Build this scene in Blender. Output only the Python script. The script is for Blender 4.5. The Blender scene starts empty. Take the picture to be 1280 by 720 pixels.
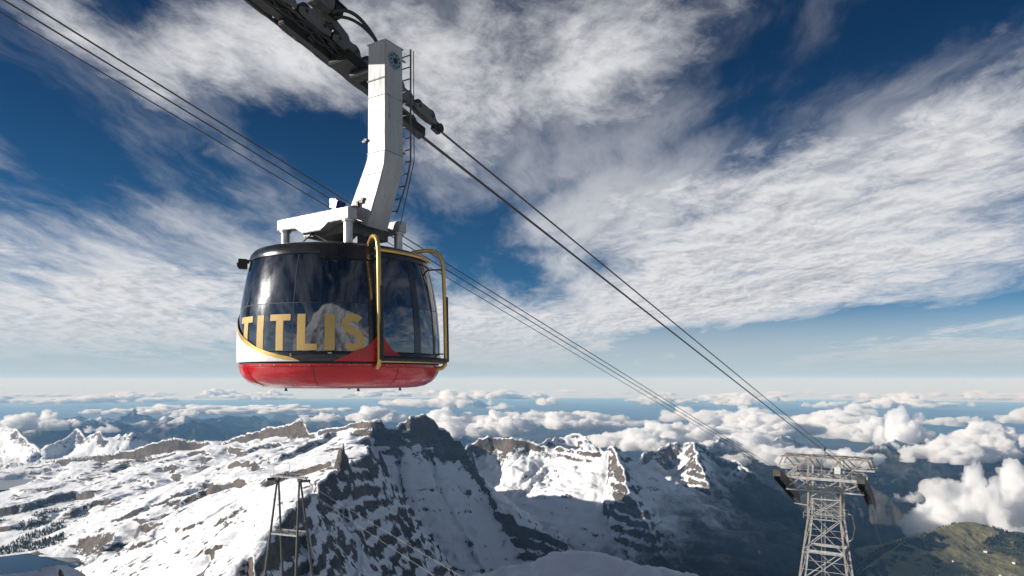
import bpy, bmesh, math, random, time
import numpy as np
from mathutils import Vector, Matrix, Quaternion
T0 = time.time()
sc = bpy.context.scene
COL = sc.collection
R = math.radians

# ------------------------------------------------------------------ camera
F, EYE = 853.33, 475.0            # focal length in photo pixels, eye level row
cam_d = bpy.data.cameras.new('camera')
cam = bpy.data.objects.new('camera', cam_d); COL.objects.link(cam)
cam_d.sensor_width = 36.0
cam_d.lens = 24.0
cam_d.shift_y = (EYE - 360.0) / 1280.0
cam_d.clip_start = 0.1
cam_d.clip_end = 1.0e6
cam.location = (0, 0, 0)
cam.rotation_euler = (R(90), 0, 0)
sc.camera = cam

def at(px, py, Y):
    """world point seen along that bearing and elevation at forward distance Y"""
    return Vector(((px - 640.0) / F * Y, Y, -(py - EYE) / F * Y))

# ------------------------------------------------------------------ light
SUN_EL = R(17.0)
SUN_H = Vector((-0.995, -0.08)).normalized()      # horizontal direction towards the sun
SUN = Vector((SUN_H.x * math.cos(SUN_EL), SUN_H.y * math.cos(SUN_EL), math.sin(SUN_EL)))
sd = bpy.data.lights.new('sun', 'SUN')
sd.energy = 5.0
sd.angle = R(0.53)
sd.color = (1.0, 0.955, 0.895)
so = bpy.data.objects.new('sun', sd); COL.objects.link(so)
so.rotation_euler = SUN.to_track_quat('Z', 'Y').to_euler()

sc.view_settings.view_transform = 'Standard'
sc.view_settings.look = 'None'
sc.view_settings.gamma = 1.0
sc.view_settings.use_curve_mapping = False
sc.view_settings.exposure = 0.5

sc.cycles.use_denoising = True
sc.cycles.max_bounces = 24
sc.cycles.diffuse_bounces = 3
sc.cycles.glossy_bounces = 4
sc.cycles.transparent_max_bounces = 64
sc.cycles.volume_bounces = 24
sc.cycles.sample_clamp_indirect = 6.0

# ------------------------------------------------------------------ node helpers
class NT:
    def __init__(s, tree): s.t = tree; s.n = tree.nodes; s.l = tree.links
    def new(s, typ, **kw):
        n = s.n.new(typ)
        for k, v in kw.items(): setattr(n, k, v)
        return n
    def put(s, sock, v):
        if isinstance(v, bpy.types.NodeSocket): s.l.new(v, sock)
        elif v is not None: sock.default_value = v
    def math(s, op, a, b=None, c=None, clamp=False):
        n = s.new('ShaderNodeMath', operation=op); n.use_clamp = clamp
        s.put(n.inputs[0], a); s.put(n.inputs[1], b)
        if c is not None: s.put(n.inputs[2], c)
        return n.outputs[0]
    def vmath(s, op, a, b=None):
        n = s.new('ShaderNodeVectorMath', operation=op)
        s.put(n.inputs[0], a); s.put(n.inputs[1], b)
        return n.outputs[0] if op not in ('LENGTH', 'DOT_PRODUCT') else n.outputs['Value']
    def noise(s, vec, scale, detail=6, rough=.55, lac=2.0, dist=0.0, col=False, typ='FBM', dim='3D'):
        n = s.new('ShaderNodeTexNoise'); n.noise_dimensions = dim
        n.noise_type = typ
        s.put(n.inputs['Vector'], vec); s.put(n.inputs['Scale'], scale)
        n.inputs['Detail'].default_value = detail; n.inputs['Roughness'].default_value = rough
        n.inputs['Lacunarity'].default_value = lac; n.inputs['Distortion'].default_value = dist
        return n.outputs['Color'] if col else n.outputs['Fac']
    def mapr(s, v, a, b, c=0.0, d=1.0, typ='SMOOTHSTEP', clamp=True):
        n = s.new('ShaderNodeMapRange', interpolation_type=typ)
        if typ == 'LINEAR': n.clamp = clamp
        s.put(n.inputs[0], v); s.put(n.inputs[1], a); s.put(n.inputs[2], b); s.put(n.inputs[3], c); s.put(n.inputs[4], d)
        return n.outputs[0]
    def mix(s, f, a, b, blend='MIX'):
        n = s.new('ShaderNodeMix', data_type='RGBA', blend_type=blend)
        s.put(n.inputs[0], f)
        s.put(n.inputs[6], a if not isinstance(a, tuple) else (*a, 1)[:4])
        s.put(n.inputs[7], b if not isinstance(b, tuple) else (*b, 1)[:4])
        return n.outputs[2]
    def mapping(s, vec, loc=(0,0,0), rot=(0,0,0), scale=(1,1,1), typ='POINT'):
        n = s.new('ShaderNodeMapping', vector_type=typ)
        s.put(n.inputs['Vector'], vec)
        n.inputs['Location'].default_value = loc; n.inputs['Rotation'].default_value = rot; n.inputs['Scale'].default_value = scale
        return n.outputs[0]
    def sep(s, v):
        n = s.new('ShaderNodeSeparateXYZ'); s.put(n.inputs[0], v); return n.outputs
    def comb(s, x, y, z):
        n = s.new('ShaderNodeCombineXYZ'); s.put(n.inputs[0], x); s.put(n.inputs[1], y); s.put(n.inputs[2], z); return n.outputs[0]

# ------------------------------------------------------------------ sky
def build_world():
    w = bpy.data.worlds.new('World'); sc.world = w; w.use_nodes = True
    t = NT(w.node_tree); t.n.clear()
    out = t.new('ShaderNodeOutputWorld')
    bg = t.new('ShaderNodeBackground')
    t.l.new(bg.outputs[0], out.inputs[0])
    bg.inputs[1].default_value = 0.066
    sky = t.new('ShaderNodeTexSky', sky_type='NISHITA')
    sky.sun_disc = False
    sky.sun_elevation = SUN_EL
    sky.sun_rotation = math.atan2(SUN_H.x, SUN_H.y)
    sky.altitude = 3000.0
    sky.air_density = 1.0
    sky.dust_density = 0.3
    sky.ozone_density = 4.0
    D = t.new('ShaderNodeTexCoord').outputs['Generated']
    x, y, z = t.sep(D)
    # deep polarised blue: darken the clear sky with height, colour towards deep blue
    zc = t.math('MAXIMUM', z, 0.0)
    gain = t.mapr(zc, 0.0, 0.42, 1.0, 0.0, 'LINEAR')
    tint = t.mix(gain, SKY_TOP, SKY_HOR)
    clear = t.mix(1.0, sky.outputs[0], tint, 'MULTIPLY')
    # ---- cloud sheet: directions dropped on a plane high above
    az = t.math('ARCTAN2', x, y)
    el = t.math('ARCSINE', z)
    ae = t.comb(az, el, 0.0)
    zz = t.math('ADD', t.math('MAXIMUM', z, 0.0), 0.10)
    px = t.math('DIVIDE', x, zz); py = t.math('DIVIDE', y, zz)
    P = t.comb(px, py, 0.0)
    # billowed coordinates, drawn out a little by the wind
    wv = t.noise(P, 0.8, 4, .55, col=True)
    Pw = t.vmath('ADD', P, t.vmath('SCALE', t.vmath('SUBTRACT', wv, (.5, .5, .5)), None))
    Pw.node.inputs[1].links[0].from_node.inputs['Scale'].default_value = 0.55
    S1 = t.mapping(Pw, rot=(0, 0, R(-35)), scale=(1.0, 0.62, 1))
    n1 = t.noise(S1, 1.15, 10, .60)
    S2 = t.mapping(Pw, rot=(0, 0, R(-28)), scale=(1.0, 0.70, 1))
    n2 = t.noise(S2, 5.0, 13, .68)
    n2s = t.noise(t.vmath('ADD', S2, (-.038, -.010, 0)), 5.0, 8, .66)      # the same, a step towards the sun
    n3 = t.noise(t.mapping(Pw, loc=(3, 7, 0), rot=(0, 0, R(-50)), scale=(1.0, .30, 1)), 1.7, 10, .64)
    # layout of the sky: cloud and blue patches as soft blobs in azimuth / elevation
    acc = None
    for (bx, by, rx, ry, rot, amp) in BLOBS:
        a = math.atan2(bx - 640.0, F); e = math.atan2((EYE - by), math.hypot(F, bx - 640.0))
        k = math.cos(a) ** 2
        m = t.mapping(ae, loc=(a, e, 0), rot=(0, 0, R(rot)), scale=(rx / F * k * 1.6, ry / F * math.sqrt(k) * 1.6, 1), typ='TEXTURE')
        g = t.new('ShaderNodeTexGradient', gradient_type='QUADRATIC_SPHERE'); t.l.new(m, g.inputs[0])
        acc = t.math('MULTIPLY_ADD', g.outputs['Fac'], amp, acc if acc is not None else SKY_BASE)
    f1 = t.math('ADD', t.math('MULTIPLY', n1, .55), t.math('MULTIPLY', n2, .45))
    acc = t.math('ADD', acc, t.mapr(el, .30, .04, 0.0, .09))
    tot = t.math('ADD', f1, acc)
    den = t.mapr(tot, 0.46, 0.76)
    # thin veil of wisps, thicker towards the horizon
    veil = t.math('MULTIPLY', t.mapr(t.math('ADD', n3, t.math('MULTIPLY', acc, .55)), 0.385, .73), t.mapr(el, 0.40, 0.10, .42, .95))
    cov = t.math('MAXIMUM', t.math('MULTIPLY', den, .98), veil)
    cov = t.math('MAXIMUM', cov, t.mapr(el, 0.12, -0.005, 0.0, .92))
    # brightness: side turned to the sun bright, thick middle and far side grey
    rel = t.math('MULTIPLY', t.math('SUBTRACT', n2, n2s), 3.2)
    thick = t.math('ADD', t.mapr(tot, .62, .98, 0.0, .62), t.math('MULTIPLY', t.math('SUBTRACT', .5, n1), .5))
    sh = t.math('SUBTRACT', thick, t.math('MULTIPLY', rel, den), clamp=True)
    ccol = t.mix(sh, CLOUD_LIT, CLOUD_GREY)
    ccol = t.mix(t.mapr(el, 0.10, 0.0, 0.0, 1.0), ccol, CLOUD_HOR)
    fin = t.mix(cov, clear, ccol)
    t.l.new(fin, bg.inputs[0])

SKY_TOP = (0.045, 0.24, 0.36)
SKY_HOR = (0.27, 0.62, 0.72)
SKY_BASE = -0.045
CLOUD_LIT = (8.2, 8.2, 8.4)
CLOUD_GREY = (3.0, 3.2, 3.7)
CLOUD_HOR = (5.0, 5.7, 6.1)
BLOBS = [
 # px, py, radius x, radius y, rotation, amount
 (100, 45, 170, 45, -24, .22), (270, 70, 190, 95, -18, .20), (380, 60, 130, 90, 10, .14), (320, 215, 90, 50, 20, .04),
 (170, 300, 260, 50, -8, .05), (130, 390, 340, 110, 0, .28),
 (90, 190, 230, 85, -20, -.46), (170, 0, 90, 40, 0, -.14), (400, 185, 130, 70, -20, -.34), (30, 352, 130, 24, -4, -.12), (0, 100, 60, 40, 0, -.1),
 (540, 60, 190, 120, 30, .20), (750, 80, 230, 80, 28, .24), (560, 190, 110, 70, 30, .12),
 (1130, 35, 240, 70, 14, -.40), (880, 160, 130, 24, 24, -.22), (690, 240, 120, 18, 24, -.18), (560, 20, 40, 60, 30, -.1),
 (980, 265, 350, 120, 18, .30), (1200, 190, 240, 80, 18, .24), (1000, 350, 400, 60, 8, .24), (760, 250, 160, 60, 20, .18),
 (640, 335, 120, 50, 0, -.34), (560, 280, 90, 50, 0, -.28), (750, 330, 50, 22, 0, -.18), (1060, 400, 290, 16, 3, -.50), (860, 430, 140, 22, 0, -.28),
 (1180, 442, 260, 26, 4, .34), (600, 425, 230, 60, 0, .28), (1100, 230, 120, 24, 18, -.08), (1000, 330, 160, 14, 8, -.08),
]
build_world()
# ------------------------------------------------------------------ numpy noise
_G = np.array([[math.cos(a), math.sin(a)] for a in np.linspace(0, 2 * math.pi, 32, endpoint=False)], np.float32)
def perlin(x, y, seed=0):
    xi = np.floor(x); yi = np.floor(y)
    fx = (x - xi).astype(np.float32); fy = (y - yi).astype(np.float32)
    xi = xi.astype(np.int64); yi = yi.astype(np.int64)
    def g(ix, iy, dx, dy):
        h = (ix * 374761393 + iy * 668265263 + seed * 1442695041) & 0xffffffff
        h = ((h ^ (h >> 13)) * 1274126177) & 0xffffffff
        h = (h ^ (h >> 16)) & 31
        return _G[h, 0] * dx + _G[h, 1] * dy
    u = fx * fx * fx * (fx * (fx * 6 - 15) + 10); v = fy * fy * fy * (fy * (fy * 6 - 15) + 10)
    a = g(xi, yi, fx, fy); b = g(xi + 1, yi, fx - 1, fy)
    c = g(xi, yi + 1, fx, fy - 1); d = g(xi + 1, yi + 1, fx - 1, fy - 1)
    return (a + u * (b - a) + v * ((c + u * (d - c)) - (a + u * (b - a)))) * 1.5
def fbm(x, y, lam, octv, seed=0, gain=.5):
    s = 0; a = 1.0; t = 0
    for o in range(octv):
        s = s + a * perlin(x / lam, y / lam, seed + o * 17); t += a; a *= gain; lam /= 2.03
    return s / t
def ridged(x, y, lam, octv, seed=0, gain=.52):
    s = 0; a = 1.0; t = 0; w = 1.0
    for o in range(octv):
        n = 1 - np.abs(perlin(x / lam, y / lam, seed + o * 31)); n = n * n
        s = s + a * n * w; t += a; w = np.clip(n * 1.3, 0, 1); a *= gain; lam /= 2.07
    return s / t
def sst(v, a, b):
    t = np.clip((v - a) / (b - a), 0, 1); return t * t * (3 - 2 * t)

# ------------------------------------------------------------------ terrain
RE = 6371000.0
def crest(pts): return np.array([tuple(at(p[0], p[1], p[2] * 1000)) for p in pts])

def tent(z, X, Y, P, near, far, reach=6000.0, S=None, D=None, off=0.0):
    """raise z to a ridge along polyline P; near / far = (cliff height, cliff width, slope[, flat limit]) on either side"""
    run = off
    for i in range(len(P) - 1):
        a, b = P[i], P[i + 1]
        dx, dy = b[0] - a[0], b[1] - a[1]; L2 = dx * dx + dy * dy; L = math.sqrt(L2)
        m = np.flatnonzero((X > min(a[0], b[0]) - reach) & (X < max(a[0], b[0]) + reach) & (Y > min(a[1], b[1]) - reach) & (Y < max(a[1], b[1]) + reach))
        if not len(m): run += L; continue
        x = X[m]; y = Y[m]
        tt = np.clip(((x - a[0]) * dx + (y - a[1]) * dy) / L2, 0, 1)
        ex = x - a[0] - tt * dx; ey = y - a[1] - tt * dy
        d = np.sqrt(ex * ex + ey * ey + 36) - 6
        side = dx * ey - dy * ex > 0          # True: far side
        zc = a[2] + tt * (b[2] - a[2])
        dn = near[0] * (1 - np.exp(-d / near[1])) + near[2] * d
        df = far[0] * (1 - np.exp(-d / far[1])) + far[2] * d
        if len(near) > 3: dn = dn + .8 * np.clip(d - near[3], 0, None)
        if len(far) > 3: df = df + .8 * np.clip(d - far[3], 0, None)
        c = zc - np.where(side, df, dn)
        w = c > z[m]; k = m[w]
        z[k] = c[w]
        if S is not None:
            S[k] = run + tt[w] * L + np.where(side[w], 5000.0, 0.0)
            D[k] = d[w]
        run += L
    return z

def signed_dist(X, Y, P):
    """distance to an (open) polyline, positive on its left (far) side; ends prolonged"""
    best = np.full(X.shape, 1e12, np.float32); sgn = np.ones(X.shape, np.float32)
    n = len(P) - 1
    for i in range(n):
        a, b = P[i], P[i + 1]
        dx, dy = b[0] - a[0], b[1] - a[1]; L2 = dx * dx + dy * dy
        t = ((X - a[0]) * dx + (Y - a[1]) * dy) / L2
        t = np.clip(t, -9 if i == 0 else 0, 9 if i == n - 1 else 1)
        ex = X - a[0] - t * dx; ey = Y - a[1] - t * dy
        d = ex * ex + ey * ey
        s = np.sign(dx * ey - dy * ex)
        m = d < best
        best = np.where(m, d, best); sgn = np.where(m, s, sgn)
    return np.sqrt(best) * sgn

C1 = crest([(-260, 596, 4.7), (-80, 588, 4.7), (0, 581, 4.6), (60, 573, 4.6), (120, 568, 4.5), (170, 558, 4.4), (215, 546, 4.3), (240, 549, 4.3), (280, 549, 4.2), (310, 541, 4.1), (340, 531, 4.0), (376, 524, 3.9)])
C1B = crest([(378, 528, 3.9), (388, 541, 3.8), (410, 536, 3.65), (440, 531, 3.4), (466, 523, 3.2)])
C2 = crest([(440, 531, 3.4), (466, 522, 3.2), (474, 521, 3.2), (481, 529, 3.2), (489, 532, 3.2), (503, 525, 3.25), (512, 520, 3.25), (521, 521, 3.28), (531, 516, 3.3), (541, 522, 3.3), (550, 531, 3.3), (561, 534, 3.32), (566, 543, 3.32), (574, 545, 3.32), (585, 563, 3.3), (600, 588, 3.25), (612, 606, 3.2), (624, 633, 3.05), (650, 648, 2.95), (690, 660, 2.85), (722, 680, 2.7), (745, 694, 2.6), (775, 720, 2.5)])
C3 = crest([(288, 730, 1.05), (300, 702, 1.15), (330, 678, 1.3), (355, 645, 1.45), (372, 612, 1.65), (395, 602, 1.8), (420, 594, 2.0), (437, 587, 2.1), (460, 583, 2.3), (459, 560, 2.6), (449, 537, 2.95), (466, 522, 3.2)])
SPIRE = crest([(418, 589, 1.99), (420.5, 577, 1.995), (422, 580, 2.0), (424.5, 565, 2.0), (427.5, 560, 2.0), (429, 566, 2.0), (431, 572, 2.005), (433.5, 575, 2.01), (437, 587, 2.02)])
C4 = crest([(560, 575, 4.2), (575, 560, 4.4), (587, 547, 4.6), (598, 541, 4.6), (611, 536, 4.6), (620, 542, 4.6), (641, 545, 4.5), (660, 550, 4.5), (674, 554, 4.45)])
C4B = crest([(674, 554, 4.6), (689, 545, 4.9), (700, 540, 5.0), (709, 537, 5.0), (724, 538, 5.0), (733, 546, 4.9), (742, 558, 4.8), (755, 566, 4.7)])
C4C = crest([(674, 556, 4.45), (700, 557, 4.4), (725, 558, 4.3), (745, 560, 4.15), (757, 560, 4.05), (763, 554, 4.0), (768, 554, 4.0), (775, 563, 3.95), (788, 568, 4.0), (800, 575, 4.1)])
C5 = crest([(766, 555, 4.0), (771, 572, 3.8), (778, 590, 3.6), (792, 615, 3.4), (812, 655, 3.15), (835, 700, 3.0), (850, 730, 2.9)])
C6 = crest([(795, 575, 5.0), (805, 566, 5.2), (818, 557, 5.4), (838, 553, 5.5), (850, 550, 5.5), (868, 547, 5.5), (878, 551, 5.5), (890, 560, 5.4), (905, 570, 5.3), (922, 573, 5.2), (937, 586, 5.0), (957, 598, 4.9), (985, 615, 4.8), (1010, 645, 4.6), (1040, 690, 4.4)])
C6B = crest([(868, 547, 5.5), (870, 566, 5.0), (876, 582, 4.6), (884, 600, 4.4), (900, 640, 4.1), (915, 700, 3.8)])
C6C = crest([(922, 573, 5.2), (935, 610, 4.7), (950, 650, 4.3), (965, 700, 4.0)])
C7 = crest([(880, 556, 7.8), (898, 547, 8.0), (915, 545, 8.3), (940, 552, 8.5), (958, 554, 8.6), (976, 543, 9.0), (992, 546, 9.0), (1012, 560, 9.0), (1030, 570, 9)])
C8 = crest([(1020, 590, 8.6), (1050, 574, 8.8), (1068, 566, 9.0), (1085, 558, 9.0), (1102, 552, 9.0), (1118, 548, 9.2), (1150, 552, 9.5), (1178, 546, 10.0), (1215, 562, 10.0), (1280, 562, 10.0), (1360, 560, 10), (1500, 565, 10)])
C9 = crest([(1040, 606, 6.4), (1060, 600, 6.5), (1085, 596, 6.6), (1112, 598, 6.8), (1133, 589, 7.0), (1160, 595, 7.0), (1200, 590, 7.2), (1240, 585, 7.5), (1280, 580, 7.5), (1400, 575, 7.6)])
C9B = crest([(1085, 596, 6.6), (1110, 618, 6.2), (1140, 645, 5.9), (1175, 680, 5.5), (1190, 700, 5.3)])
C9C = crest([(1040, 606, 6.4), (1058, 640, 6.0), (1090, 680, 5.6), (1115, 720, 5.2)])
C10 = crest([(1040, 760, 3.3), (1062, 728, 3.5), (1078, 716, 3.6), (1095, 702, 3.8), (1122, 683, 4.0), (1146, 669, 4.2), (1180, 657, 4.4), (1200, 652, 4.5), (1216, 653, 4.5), (1235, 660, 4.6), (1280, 666, 4.7), (1360, 660, 4.8), (1480, 650, 5.0)])
C11 = crest([(-160, 545, 8.2), (-60, 534, 8.2), (-20, 532, 8.1), (8, 530, 8.0), (20, 533, 7.9), (27, 541, 7.7), (40, 552, 7.4), (60, 565, 7.0)])
C12 = crest([(40, 562, 7.0), (62, 553, 7.1), (80, 547, 7.3), (95, 533, 7.6), (100, 536, 7.5), (106, 545, 7.3), (118, 538, 7.2), (126, 537, 7.1), (133, 545, 7.0), (148, 540, 7.0), (167, 538, 7.0), (173, 546, 7.1), (186, 552, 7.2), (215, 560, 7.2)])
C13 = crest([(-180, 524, 13), (-60, 522, 13), (0, 521, 13), (30, 527, 13), (52, 525, 13), (74, 522, 14), (92, 521, 14), (102, 526, 13.6), (113, 520, 15), (124, 517, 15), (136, 524, 14.6), (165, 521, 15), (190, 525, 15), (240, 527, 15.5), (300, 530, 16), (420, 534, 16)])
BENCH = crest([(470, 770, .42), (545, 732, .45), (600, 715, .5), (640, 707, .52), (700, 702, .53), (745, 697, .53), (790, 692, .52), (812, 699, .5), (832, 714, .48), (850, 740, .46), (880, 800, .44)])
KNOLL = crest([(290, 790, .20), (335, 724, .205), (352, 717, .21), (372, 715, .21), (392, 722, .205), (440, 790, .20)])
CORNER = crest([(-120, 700, .42), (-30, 706, .45), (8, 709, .47), (22, 714, .47), (34, 724, .46), (70, 790, .44)])
# unseen ridge added out of frame to the left; it keeps the low sun off the bench below the station
SHADE_RIDGE = np.array([(-760, 240, 40), (-930, 360, 210), (-1060, 480, 330), (-1120, 600, 300), (-1250, 760, 60)], float)
# snow dome of the summit behind the viewer (mirrored in the cabin glass)
SUMMIT = np.array([(420, -60, -60), (260, -130, 10), (120, -200, 70), (-20, -300, 110), (-160, -500, 150)], float)

SHEET = [(-200, 610, 4.5), (0, 600, 4.25), (0, 640, 3.4), (0, 680, 2.85), (-200, 700, 2.8), (40, 704, 2.6), (0, 722, 2.35), (70, 712, 2.3), (100, 620, 3.6), (110, 660, 2.8), (130, 700, 2.15), (150, 722, 1.8),
         (200, 700, 1.75), (200, 660, 2.3), (200, 620, 3.0), (200, 580, 3.9), (110, 588, 4.2), (250, 722, 1.3), (260, 660, 1.9), (270, 620, 2.6), (270, 575, 3.7), (330, 560, 3.6), (340, 590, 2.7), (330, 640, 1.75), (300, 690, 1.3), (380, 552, 3.6),
         (390, 580, 2.4), (360, 612, 1.95), (400, 590, 2.05), (420, 560, 2.9), (440, 545, 3.1), (450, 535, 3.2), (445, 575, 2.4), (-300, 760, 2.4), (0, 780, 1.9), (200, 790, 1.2)]

def tps_fit(pts):
    P = np.array([tuple(at(p[0], p[1], p[2] * 1000)) for p in pts]); n = len(P)
    xy = P[:, :2] / 1000.0
    d = np.linalg.norm(xy[:, None] - xy[None], axis=2)
    K = np.where(d > 0, d * d * np.log(d + 1e-12), 0) + np.eye(n) * 0.03
    A = np.zeros((n + 3, n + 3)); A[:n, :n] = K; A[:n, n] = 1; A[:n, n + 1:] = xy; A[n, :n] = 1; A[n + 1:, :n] = xy.T
    w = np.linalg.solve(A, np.concatenate([P[:, 2], [0, 0, 0]]))
    return xy, w
def tps_eval(fit, X, Y):
    xy, w = fit; n = len(xy); x = X / 1000; y = Y / 1000
    s = w[n] + w[n + 1] * x + w[n + 2] * y
    for i in range(n):
        d2 = (x - xy[i, 0]) ** 2 + (y - xy[i, 1]) ** 2
        s = s + w[i] * 0.5 * d2 * np.log(d2 + 1e-9)
    return s
SHEETFIT = tps_fit(SHEET)
# rock bands: long low cliffs crossing the snow sheet, (px, py) along their foot and their height in pixels
BANDS = [([(-60, 650), (0, 644), (35, 639), (65, 628), (95, 622), (125, 621)], 13), ([(-40, 668), (10, 664), (45, 655), (70, 650)], 9), ([(84, 648), (100, 640), (118, 634), (140, 630)], 9), ([(130, 655), (155, 648), (182, 639)], 8),
         ([(184, 649), (215, 636), (240, 625), (254, 619), (285, 612), (315, 606)], 11), ([(245, 599), (266, 590), (285, 585), (310, 587), (334, 589)], 8), ([(228, 624), (242, 616), (256, 611)], 7), ([(132, 688), (150, 676), (168, 668), (206, 658)], 8), ([(160, 690), (180, 680), (196, 672)], 6),
         ([(212, 672), (232, 662), (256, 652)], 7), ([(322, 612), (345, 602), (370, 593), (392, 588), (420, 582)], 14), ([(294, 573), (320, 563), (354, 556)], 7), ([(342, 584), (366, 570), (386, 560), (404, 552), (421, 541)], 9),
         ([(60, 605), (85, 601), (108, 600)], 4), ([(200, 590), (225, 584), (245, 582)], 4), ([(100, 702), (118, 694), (132, 692)], 5), ([(240, 700), (262, 690), (280, 684)], 6), ([(265, 660), (290, 648), (305, 640)], 6), ([(20, 622), (50, 615), (72, 613)], 5), ([(140, 610), (165, 602), (190, 599)], 4)]
def band_lines():
    out = []
    Ys = np.linspace(1050, 5000, 800)
    for pts, hp in BANDS:
        P = []
        for px, py in pts:
            X = (px - 640) / F * Ys; zz = tps_eval(SHEETFIT, X, Ys); yy = EYE - F * zz / Ys
            k = int(np.argmin(np.abs(yy - py))); P.append((X[k], Ys[k]))
        P = np.array(P); out.append((P, hp * float(np.mean(P[:, 1])) / F))
    return out
def add_bands(z, x, y):
    wx = x + 16 * fbm(x, y, 150, 3, 501) + 7 * fbm(x, y, 38, 2, 503); wy = y + 34 * fbm(x, y, 170, 3, 507) + 12 * fbm(x, y, 40, 2, 509)
    vary = .45 + .9 * np.clip(fbm(x, y, 130, 3, 511) + .5, 0, 1)
    for P, H in BLINES:
        m = np.flatnonzero((x > P[:, 0].min() - 420) & (x < P[:, 0].max() + 420) & (y > P[:, 1].min() - 420) & (y < P[:, 1].max() + 420))
        if not len(m): continue
        xx, yy = wx[m], wy[m]; best = np.full(len(m), 1e12); sg = np.ones(len(m)); rn = np.zeros(len(m)); run = 0
        for a, b in zip(P, P[1:]):
            dx, dy = b - a; L = math.hypot(dx, dy)
            t = np.clip(((xx - a[0]) * dx + (yy - a[1]) * dy) / (L * L), 0, 1); ex = xx - a[0] - t * dx; ey = yy - a[1] - t * dy
            d = ex * ex + ey * ey; w = d < best
            high = -np.sign(dx * (-a[1]) - dy * (-a[0]))
            best = np.where(w, d, best); sg = np.where(w, np.sign(dx * ey - dy * ex) * high, sg); rn = np.where(w, run + t * L, rn); run += L
        d = np.sqrt(best) * sg
        taper = sst(rn, 0, .18 * run) * sst(run - rn, 0, .18 * run)
        z[m] += .85 * H * vary[m] * taper * (sst(d, -7, 9) * np.exp(-np.clip(d, 0, None) / 170) - .25 * np.exp(-np.abs(d + 30) / 40))
    return z
BLINES = band_lines()
LAKE_P = at(2, 728, 2320); LAKE_Z = -684.0
POND_P = at(2, 606, 4150)

def ledges(z, X, Y, k, seed):
    """stepped rock beds: flat shelves that hold snow between short cliffs"""
    w = 26 * fbm(X, Y, 260, 3, seed) + 9 * fbm(X, Y, 55, 3, seed + 5) + .10 * X + .05 * Y
    for st, a in ((44.0, .75), (17.0, .55)):
        q = (z + w) / st; f = np.floor(q); fr = q - f
        z = z + k * a * ((f + sst(fr, .45, .95)) * st - w - z)
    return z

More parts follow.
